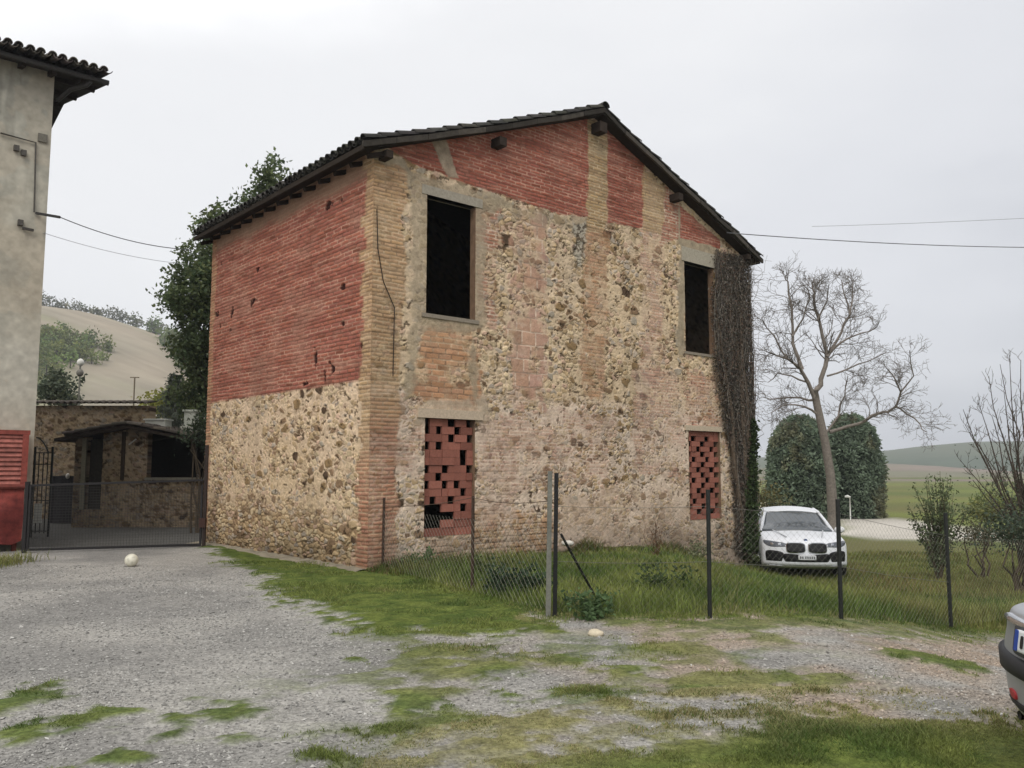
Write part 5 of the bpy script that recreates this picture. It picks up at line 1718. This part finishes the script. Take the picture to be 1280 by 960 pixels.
def white_suv():
    Y = 20.0
    g = at(1009, 700, Y); z0 = float(terrain(g[0], Y)) - .02
    r = empty('parked_suv', (g[0], Y, z0), math.radians(-9), 'white sport utility car with paired black grilles parked nose-on in the meadow', 'car')
    W = .945
    white = C(222, 224, 228)
    body = resample([(.06, .36), (.0, .50), (.0, .72), (.05, .90), (.28, 1.00), (.80, 1.07), (1.30, 1.12), (2.2, 1.10), (3.4, 1.12), (4.5, 1.14), (4.68, 1.02), (4.72, .7), (4.66, .42), (4.3, .30), (3.9, .26), (1.0, .26), (.4, .27)], 90)
    plan = lambda t, y, z: .30 * abs(t) ** 2.6 * smooth(1.4, 0, y) - .28 * abs(t) ** 3 * smooth(3.4, 4.7, y)
    m = M(); loft(m, body, W, plan, .05, .10, white, .8)
    b = m.build('body', CARW, r, True)
    cab = resample([(1.16, 1.06), (1.55, 1.32), (2.02, 1.56), (2.4, 1.62), (3.0, 1.60), (3.6, 1.50), (4.2, 1.30), (4.5, 1.10), (3.0, 1.02)], 60)
    m = M(); loft(m, cab, W * .90, lambda t, y, z: .16 * t ** 4 * smooth(2.4, 1.2, y), .05, .52, C(30, 32, 36), 1.05, edge=.02, bulge=.0)
    m.build('cabin_glass', GLASS, r, True)
    # roof skin, pillars
    rp = resample([(2.00, 1.575), (2.4, 1.640), (3.0, 1.622), (3.7, 1.50), (3.7, 1.46), (3.0, 1.57), (2.4, 1.585), (2.02, 1.53)], 40)
    m = M(); loft(m, rp, W * .90, lambda t, y, z: .05 * t ** 4, .05, .52, white, 1.05, edge=.02, bulge=.0); m.build('roof', CARW, r, True)
    for sg in (-1, 1):
        m = M(); m.tube([(sg * .86, 1.28, 1.05), (sg * .755, 1.66, 1.31), (sg * .655, 2.02, 1.52), (sg * .615, 2.45, 1.585)], [.05, .04, .035, .03], 8, white); m.build('pillar', CARW, r, True)
        m = M(); blob(m, (sg * 1.03, 1.38, 1.12), (.13, .08, .085), C(226, 226, 226), 2, .06); o = m.build('mirror', CARW, r, True)
        M().bar((sg * .86, 1.42, 1.06), (sg * 1.00, 1.40, 1.07), .05, .05, C(30, 30, 32)).build('mirror_stalk', TRIM, o)
    surf = lambda x, z: np.interp(z, [.27, .36, .50, .72, .90, 1.0], [.34, .06, .0, .0, .05, .28]) + .30 * np.abs(np.asarray(x) / W) ** 2.6
    blk = C(22, 22, 24)
    # twin grilles
    for sg in (-1, 1):
        m = M(); patch(m, sg * .245, .785, rounded(28, .43, .245, 4.2), surf, .018, C(190, 192, 196)); o = m.build('grille', CHROME, r, True)
        m = M(); patch(m, sg * .245, .785, rounded(28, .395, .215, 4.2), surf, .030, blk); m.build('grille_insert', TRIM, o, True)
        # headlamps
        ol = np.array([(-.22, -.05), (-.1, -.06), (.1, -.065), (.22, -.02), (.25, .06), (.15, .065), (-.05, .045), (-.22, .02)]) * [sg, 1.05]
        if sg < 0: ol = ol[::-1]
        m = M(); patch(m, sg * .68, .86, resample(ol, 24), surf, .016, C(60, 62, 66)); o = m.build('headlight', LAMPG, r, True)
        for dx in (-.08, .08):
            m = M(); patch(m, sg * .68 + dx, .86, rounded(12, .075, .06, 2), surf, .024, C(190, 192, 196)); m.build('lamp_ring', CHROME, o, True)
        # outer intakes
        ol = resample(np.array([(-.17, .17), (.17, .20), (.19, 0.0), (.15, -.20), (-.07, -.15), (-.15, 0.0)]) * [sg, 1], 30)
        if sg < 0: ol = ol[::-1]
        m = M(); patch(m, sg * .70, .50, ol, surf, .012, blk); m.build('side_intake', TRIM, r, True)
        m = M(); patch(m, sg * .70, .335, rounded(16, .36, .05, 3), surf, .03, white); m.build('front_lip', CARW, r, True)
    ol = resample(np.array([(-.52, .12), (0, .10), (.52, .12), (.46, -.08), (.36, -.14), (0, -.15), (-.36, -.14), (-.46, -.08)])[::-1], 40)
    m = M(); patch(m, 0, .52, ol, surf, .014, blk); m.build('lower_intake', TRIM, r, True)
    m = M(); patch(m, 0, .565, rounded(20, .40, .11, 9), surf, .045, C(206, 208, 210)); o = m.build('number_plate', PLASTIC, r, True)
    m = M()
    for k in range(7): patch(m, -.15 + k * .047 + (.02 if k > 1 else 0), .565, rounded(8, .026, .06, 5), surf, .050, C(70, 72, 76), .004, 2)
    m.build('plate_lettering', PLASTIC, o)
    m = M()
    m.lathe([(.045, .0), (.045, .008), (.001, .010)], n=16, col=C(60, 80, 120)); 
    o = m.build('bonnet_emblem', CHROME, r, True, loc=(0, .12, .945)); o.rotation_euler = (math.radians(50), 0, 0)
    m = M(); patch(m, 0, .325, rounded(30, 1.3, .045, 6), surf, .02, blk); m.build('bumper_lip', TRIM, r, True)
    for sg in (-1, 1): M().tube([(sg * .40, .30, 1.012), (sg * .52, .8, 1.082), (sg * .60, 1.2, 1.115)], .012, 6, white * .8).build('bonnet_crease', CARW, r, True)
    # wipers and windscreen shade line
    for x0, x1 in ((-.55, .0), (.05, .6)): M().bar((x0, 1.16, 1.125), (x1, 1.26, 1.165), .015, .015, blk).build('wiper', TRIM, r)
    for x in (-.80, .80):
        for y in (.86, 3.75): wheel(r, x + (.06 if x > 0 else -.06), y, .36, .24)
    # dark wheel arches
    return r


white_suv()


def grey_hatchback():
    ang = math.atan2(-.10, .995)
    r = empty('parked_saloon', (2.69, 4.42, -.05), ang - math.pi / 2, 'grey saloon car with a dark bumper strip parked tail first beside the track', 'car')
    # local: tail at y = 0 facing -y, nose towards +y
    W = .84
    grey = C(158, 160, 164)
    body = resample([(.09, .34), (.02, .42), (.0, .55), (.0, .70), (.015, .80), (.03, .89), (.12, .945), (.6, .98), (2.0, .98), (2.9, .96), (3.7, .82), (4.0, .66), (4.06, .5), (3.95, .3), (3.5, .24), (.8, .24), (.3, .28)], 90)
    plan = lambda t, y, z: .22 * abs(t) ** 2.8 * smooth(1.2, 0, y) - .4 * abs(t) ** 2.6 * smooth(2.8, 4.0, y)
    m = M(); loft(m, body, W, plan, .03, .10, grey, .7); m.build('body', CARG, r, True)
    cab = resample([(.72, .95), (1.0, 1.18), (1.3, 1.36), (1.6, 1.41), (2.0, 1.40), (2.45, 1.28), (3.0, .95), (1.5, .9)], 56)
    m = M(); loft(m, cab, W * .9, lambda t, y, z: .12 * t ** 4 * smooth(1, 0, y), .04, .5, C(24, 26, 30), .95, edge=.02, bulge=0); m.build('cabin_glass', GLASS, r, True)
    rp = resample([(1.25, 1.37), (1.6, 1.43), (2.0, 1.42), (2.25, 1.36), (2.25, 1.33), (2.0, 1.38), (1.6, 1.39), (1.28, 1.33)], 40)
    m = M(); loft(m, rp, W * .9, lambda t, y, z: 0 * y, .04, .5, grey, .95, edge=.02, bulge=0); m.build('roof', CARG, r, True)
    surf = lambda x, z: np.interp(z, [.24, .34, .42, .55, .70, .80, .89, .945], [.3, .09, .02, .0, .0, .015, .03, .12]) + .22 * np.abs(np.asarray(x) / W) ** 2.8
    # wrap-round bumper strip
    m = M(); xs = np.linspace(-W * .995, W * .995, 33)
    rows = [(.60, -.0), (.605, .03), (.69, .034), (.70, .0)]
    m.grid(np.stack([np.stack([xs, surf(xs, np.full(33, z)) - o, np.full(33, z)], -1) for z, o in rows], 0), np.broadcast_to(C(44, 45, 48), (4, 33, 3)), flip=False)
    m.build('bumper_strip', TRIM, r, True)
    m = M(); patch(m, 0, .38, resample(np.array([(-.55, .06), (.55, .06), (.5, -.06), (-.5, -.06)])[::-1], 24), surf, .01, C(40, 40, 42)); m.build('lower_valance', TRIM, r, True)
    m = M(); patch(m, 0, .80, rounded(24, .62, .16, 8), surf, .022, C(70, 72, 76)); m.build('plate_recess', TRIM, r, True)
    m = M(); patch(m, 0, .80, rounded(24, .52, .112, 12), surf, .034, C(214, 216, 216)); pl = m.build('number_plate', PLASTIC, r, True)
    m = M()
    for k in range(1): patch(m, (-.235, .235)[k], .80, rounded(10, .04, .108, 12), surf, .038, C(40, 70, 150), .004, 2)
    m.build('plate_band', PLASTIC, pl)
    m = M()
    for k in range(7): patch(m, -.165 + k * .052 + (.02 if k > 1 else 0), .80, rounded(8, .03, .068, 5), surf, .039, C(36, 36, 38), .004, 2)
    m.build('plate_lettering', PLASTIC, pl)
    m = M(); patch(m, 0, .885, rounded(24, 1.1, .035, 6), surf, .025, C(196, 198, 202)); m.build('boot_trim', CHROME, r, True)
    for sg in (-1, 1):
        m = M(); blob(m, (sg * .835, .36, .80), (.03, .13, .07), C(140, 30, 28), 2, .05); m.build('tail_light', CARG, r, True)
        m = M(); patch(m, sg * .40, .48, rounded(16, .12, .05, 3), surf, .014, C(170, 50, 54)); m.build('reflector', PLASTIC, r, True)
    M().tube([(-.5, .10, .34), (-.5, .3, .34)], .025, 10, C(36, 34, 34)).build('exhaust_pipe', METAL, r, True)
    for x in (-.74, .74):
        for y in (.75, 3.25): wheel(r, x + (.05 if x > 0 else -.05), y, .30, .19)


grey_hatchback()


# ------------------------------------------------------------------ grass, weeds, gravel
def mask1(x, y): return masks(x, y)


def gz(x, y):
    return terrain(x, y) + 0.0


def blades(m, x, y, h, wd, lean, col, rng):
    n = len(x)
    a = rng.uniform(0, 2 * math.pi, n); b = rng.uniform(0, 2 * math.pi, n)
    sx, sy = np.cos(a) * wd / 2, np.sin(a) * wd / 2
    lx, ly = np.cos(b) * lean * h, np.sin(b) * lean * h
    z = gz(x, y) - .01
    v = np.empty((n, 5, 3))
    v[:, 0] = np.stack([x - sx, y - sy, z], -1); v[:, 1] = np.stack([x + sx, y + sy, z], -1)
    v[:, 2] = np.stack([x + sx * .75 + lx * .35, y + sy * .75 + ly * .35, z + h * .6], -1)
    v[:, 3] = np.stack([x - sx * .75 + lx * .35, y - sy * .75 + ly * .35, z + h * .6], -1)
    v[:, 4] = np.stack([x + lx, y + ly, z + h], -1)
    i = np.arange(n)[:, None] * 5
    c = np.repeat(col[:, None], 5, 1)
    m.add(v.reshape(-1, 3), (i + np.array([[0, 1, 2, 3]]), i + np.array([[3, 2, 4]])), c.reshape(-1, 3))


def sample(rng, n, x0, x1, y0, y1):
    return rng.uniform(x0, x1, n), rng.uniform(y0, y1, n)


def in_view(x, y): return np.abs(x) < y * .64 + .4


def grass_cols(x, y, rng, dry, s=0):
    t = fbm(x * 1.1, y * 1.1, 70 + s, 4)
    c = mix(np.broadcast_to(C(76, 98, 44), x.shape + (3,)), C(116, 126, 64), smooth(.35, .65, t))
    c = mix(c, C(148, 138, 98), np.clip(dry + .10 + .5 * smooth(.6, .8, fbm(x * 2.3, y * 2.3, 80 + s, 3)), 0, 1) * (rng.random(x.shape) < .75))
    return c * rng.uniform(.6, 1.35, x.shape + (1,))


def inside_barn(x, y):
    u = (x - BC[0]) * BU[0] + (y - BC[1]) * BU[1]; v = (x - BC[0]) * BV[0] + (y - BC[1]) * BV[1]
    return (u > -.02) & (u < BW + .05) & (v > -.05) & (v < BL)


def build_grass():
    rng = np.random.default_rng(131)
    m = M()
    # short turf wherever the ground mask is green
    x, y = sample(rng, 420000, -8, 9, 4.0, 15.5)
    xn, yn = sample(rng, 260000, -4.5, 4.5, 4.0, 6.6)
    x, y = np.concatenate([x, xn]), np.concatenate([y, yn])
    keep = in_view(x, y) & ~inside_barn(x, y) & (rng.random(len(x)) < np.clip(7.0 / y, .25, 1.0) ** 1.2)
    x, y = x[keep], y[keep]
    g, dry, dirt = masks(x, y)
    k = rng.random(len(x)) < g ** 1.5 * .95
    x, y, g, dry = x[k], y[k], g[k], dry[k]
    h = (.012 + .024 * g * (.4 + rng.random(len(x)))) * (1 + .8 * smooth(.5, .7, fbm(x * 1.7, y * 1.7, 55, 3))) * (.7 + .3 * np.minimum(y / 9, 1.4))
    blades(m, x, y, h, .0045 + .0006 * y, rng.uniform(.2, 1.1, len(x)), grass_cols(x, y, rng, dry * .8), rng)
    o = m.build('lawn_grass', GRASS); tag(o, 'short green and yellowish grass in the yard', 'grass', kind='stuff')
    # tall meadow behind the fence
    m = M()
    x, y = sample(rng, 260000, -3, 20, 9, 27)
    d = sdf(x, y, MEADOW)
    keep = in_view(x, y) & ~inside_barn(x, y) & (d > -.08) & (rng.random(len(x)) < np.clip(12 / y, .3, 1))
    x, y, d = x[keep], y[keep], d[keep]
    t = fbm(x * .7, y * .7, 91, 4)
    brown = smooth(15, 19, y + 2.5 * (t - .5)) * smooth(5.2, 7.5, x) * .7 + .55 * smooth(.5, .72, t)
    hh = (.12 + .22 * smooth(.35, .7, t) * rng.random(len(x)) + .12 * rng.random(len(x))) * smooth(-.08, .6, d) + .05
    hh *= np.where(y > 15, .55, .8)
    col = mix(grass_cols(x, y, rng, 0, 3) * 1.2, C(132, 118, 78) * rng.uniform(.6, 1.3, x.shape + (1,)), np.clip(brown * .7, 0, 1) * (rng.random(len(x)) < .7))
    blades(m, x, y, hh, .006 + .0007 * y, rng.uniform(.1, .7, len(x)), col, rng)
    o = m.build('meadow_grass', GRASS); tag(o, 'tall rough meadow grass turning brown behind the wire fence', 'grass', kind='stuff')
    # strip of rank growth along the foot of the gable
    m = M()
    n = 16000
    u = rng.uniform(-.1, BW - .3, n); v = -rng.random(n) ** 1.6 * .9 - .05
    x = BC[0] + BU[0] * u + BV[0] * v; y = BC[1] + BU[1] * u + BV[1] * v
    h = (.09 + .30 * smooth(.4, .7, fbm(u * 1.2, v, 14, 3)) * rng.random(n)) * (1 + v * .25)
    blades(m, x, y, h, .014, rng.uniform(.1, .8, n), mix(grass_cols(x, y, rng, 0, 5) * .8, C(112, 92, 66) * rng.uniform(.6, 1.2, (n, 1)), (rng.random(n) < .25) * 1.0), rng)
    o = m.build('wall_grass', GRASS); tag(o, 'rank grass along the foot of the gable wall', 'grass', kind='stuff')
    # scruffy tufts by the gate and at the house corner
    m = M()
    n = 600
    c = ground_at(8, 706); x = c[0] - .1 + rng.normal(size=n) * .2; y = c[1] + rng.normal(size=n) * .4
    blades(m, x, y, rng.uniform(.06, .25, n), .012, rng.uniform(.2, .9, n), grass_cols(x, y, rng, .3, 6), rng)
    o = m.build('tuft_grass', GRASS); tag(o, 'scruffy tufts under the red panel by the gate', 'grass', kind='stuff')


build_grass()


def weed(px, py, rx, h, label, base, seed, leaf=.06, n=420, name='weed_plant'):
    """leafy weed: stalks from one foot with broad leaves"""
    rng = np.random.default_rng(seed)
    p = ground_at(px, py)
    u = (p[0] - BC[0]) * BU[0] + (p[1] - BC[1]) * BU[1]; v = (p[0] - BC[0]) * BV[0] + (p[1] - BC[1]) * BV[1]
    if v > -.2 and u > 0:
        v = -.25; p[:2] = BC + BU * u + BV * v; p[2] = float(terrain(p[0], p[1]))
    r = empty(name, tuple(p), 0, label, 'weed')
    t, m = M(), M()
    P = []
    for k in range(14):
        a = rng.uniform(0, 6.28); s_ = rng.random()
        tip = np.array([math.cos(a) * rx * s_, math.sin(a) * rx * .7 * s_, h * rng.uniform(.5, 1)])
        q = limb_curve((0.02 * math.cos(a), .02 * math.sin(a), -.03), tip, rng, 5, .15)
        t.tube(q, np.linspace(.007, .003, 5), 3, np.asarray(base) * .9, cap=False)
        w_ = rng.uniform(.2, 1, n // 14); x = w_ * 4; i = np.minimum(x.astype(int), 3)
        P.append(q[i] + (q[i + 1] - q[i]) * (x - i)[:, None] + rng.normal(size=(n // 14, 3)) * rx * .12)
    P = np.concatenate(P); P[:, 2] = np.maximum(P[:, 2], .01)
    leaf_quads(m, P, leaf * rng.uniform(.6, 1.4, len(P)), np.asarray(base) * rng.uniform(.55, 1.35, (len(P), 1)), rng, .2, .6, .8)
    t.build('stem', GRASS, r); m.build('foliage', LEAF, r)


weed(530, 715, .42, .42, 'leafy green weed below the pierced brick window with the broken corner', C(84, 104, 62), 141)
weed(630, 742, .55, .36, 'low dark weed patch left of the concrete post', C(62, 80, 58), 142, n=700)
weed(668, 745, .35, .34, 'dark green weed directly left of the concrete post', C(58, 76, 54), 143)
weed(740, 775, .34, .34, 'broad-leaved weed at the foot of the diagonal strut', C(82, 104, 66), 144)
weed(830, 742, .5, .40, 'dark weed midway between the concrete post and the first metal post', C(72, 88, 52), 145)
weed(915, 700, .42, .75, 'tall weed growing against the vine by the car', C(78, 92, 56), 146, .08, 620)
weed(930, 715, .5, .5, 'bushy weed between the vine and the white car', C(86, 98, 58), 147, .07, 560)
weed(870, 706, .4, .5, 'pale green weed under the right pierced brick window', C(124, 128, 96), 148)
weed(820, 700, .18, .8, 'single tall dry stalk standing against the gable wall', C(110, 84, 62), 149, .04, 120)
weed(610, 722, .4, .35, 'straggly weed behind the second rusty post', C(92, 104, 62), 150)


def build_gravel():
    rng = np.random.default_rng(161)
    x, y = sample(rng, 420000, -8.5, 8, 4.1, 15)
    keep = in_view(x, y) & (rng.random(len(x)) < np.clip(6.2 / y, 0, 1) ** 2.0)
    x, y = x[keep], y[keep]
    g, dry, dirt = masks(x, y)
    k = (rng.random(len(x)) > g * 1.05) & (rng.random(len(x)) < .42 + .7 * smooth(.42, .62, fbm(x * .9, y * .9, 33, 4)))
    x, y, dirt = x[k], y[k], dirt[k]
    n = len(x)
    s_ = rng.lognormal(-5.15, .40, n) * (1 + .03 * y)
    O = np.array([(1, 0, 0), (-1, 0, 0), (0, 1, 0), (0, -1, 0), (0, 0, 1), (0, 0, -1)], float)
    V = O[None] * (s_[:, None] * rng.uniform(.65, 1.4, (n, 3)) * np.array([1, 1, .6]))[:, None]
    V = V + rng.normal(size=(n, 6, 3)) * s_[:, None, None] * .18
    a = rng.uniform(0, 6.28, n); ca, sa = np.cos(a)[:, None], np.sin(a)[:, None]
    X = V[..., 0] * ca - V[..., 1] * sa; Yv = V[..., 0] * sa + V[..., 1] * ca
    near = .05 * (fbm(x * .5, y * .5, 3, 3) - .5) + .02 * (fbm(x * 3, y * 3, 4, 3) - .5)
    z = terrain(x, y) + near + s_ * .2
    V = np.stack([X + x[:, None], Yv + y[:, None], V[..., 2] + z[:, None]], -1)
    f = np.array([(0, 2, 4), (2, 1, 4), (1, 3, 4), (3, 0, 4), (2, 0, 5), (1, 2, 5), (3, 1, 5), (0, 3, 5)])
    c = mix(np.broadcast_to(C(150, 148, 143), (n, 3)), C(162, 142, 122), dirt * .85) * rng.uniform(.5, 1.3, (n, 1))
    c = np.where((rng.random(n) < .02)[:, None], C(190, 188, 182), c)
    m = M(); m.add(V.reshape(-1, 3), (np.arange(n)[:, None, None] * 6 + f[None]).reshape(-1, 3), np.repeat(c, 6, 0))
    o = m.build('gravel', STONE); tag(o, 'loose grey gravel over the yard', 'gravel', kind='stuff')


build_gravel()

# ------------------------------------------------------------------ air
hz_ = M().box((-720, -40, -8), (1160, 1290, 95), (1, 1, 1))
vm = bpy.data.materials.new('air'); vm.use_nodes = True
nt = vm.node_tree; nt.nodes.clear()
o_ = nd(nt, 'ShaderNodeOutputMaterial'); pv = nd(nt, 'ShaderNodeVolumePrincipled')
pv.inputs['Density'].default_value = 0.0005; pv.inputs['Color'].default_value = (0.90, 0.94, 1.0, 1); pv.inputs['Anisotropy'].default_value = 0.2
nt.links.new(pv.outputs[0], o_.inputs['Volume'])
hzo = hz_.build('haze', vm); tag(hzo, 'thin pale air over the valley', 'haze', kind='stuff')
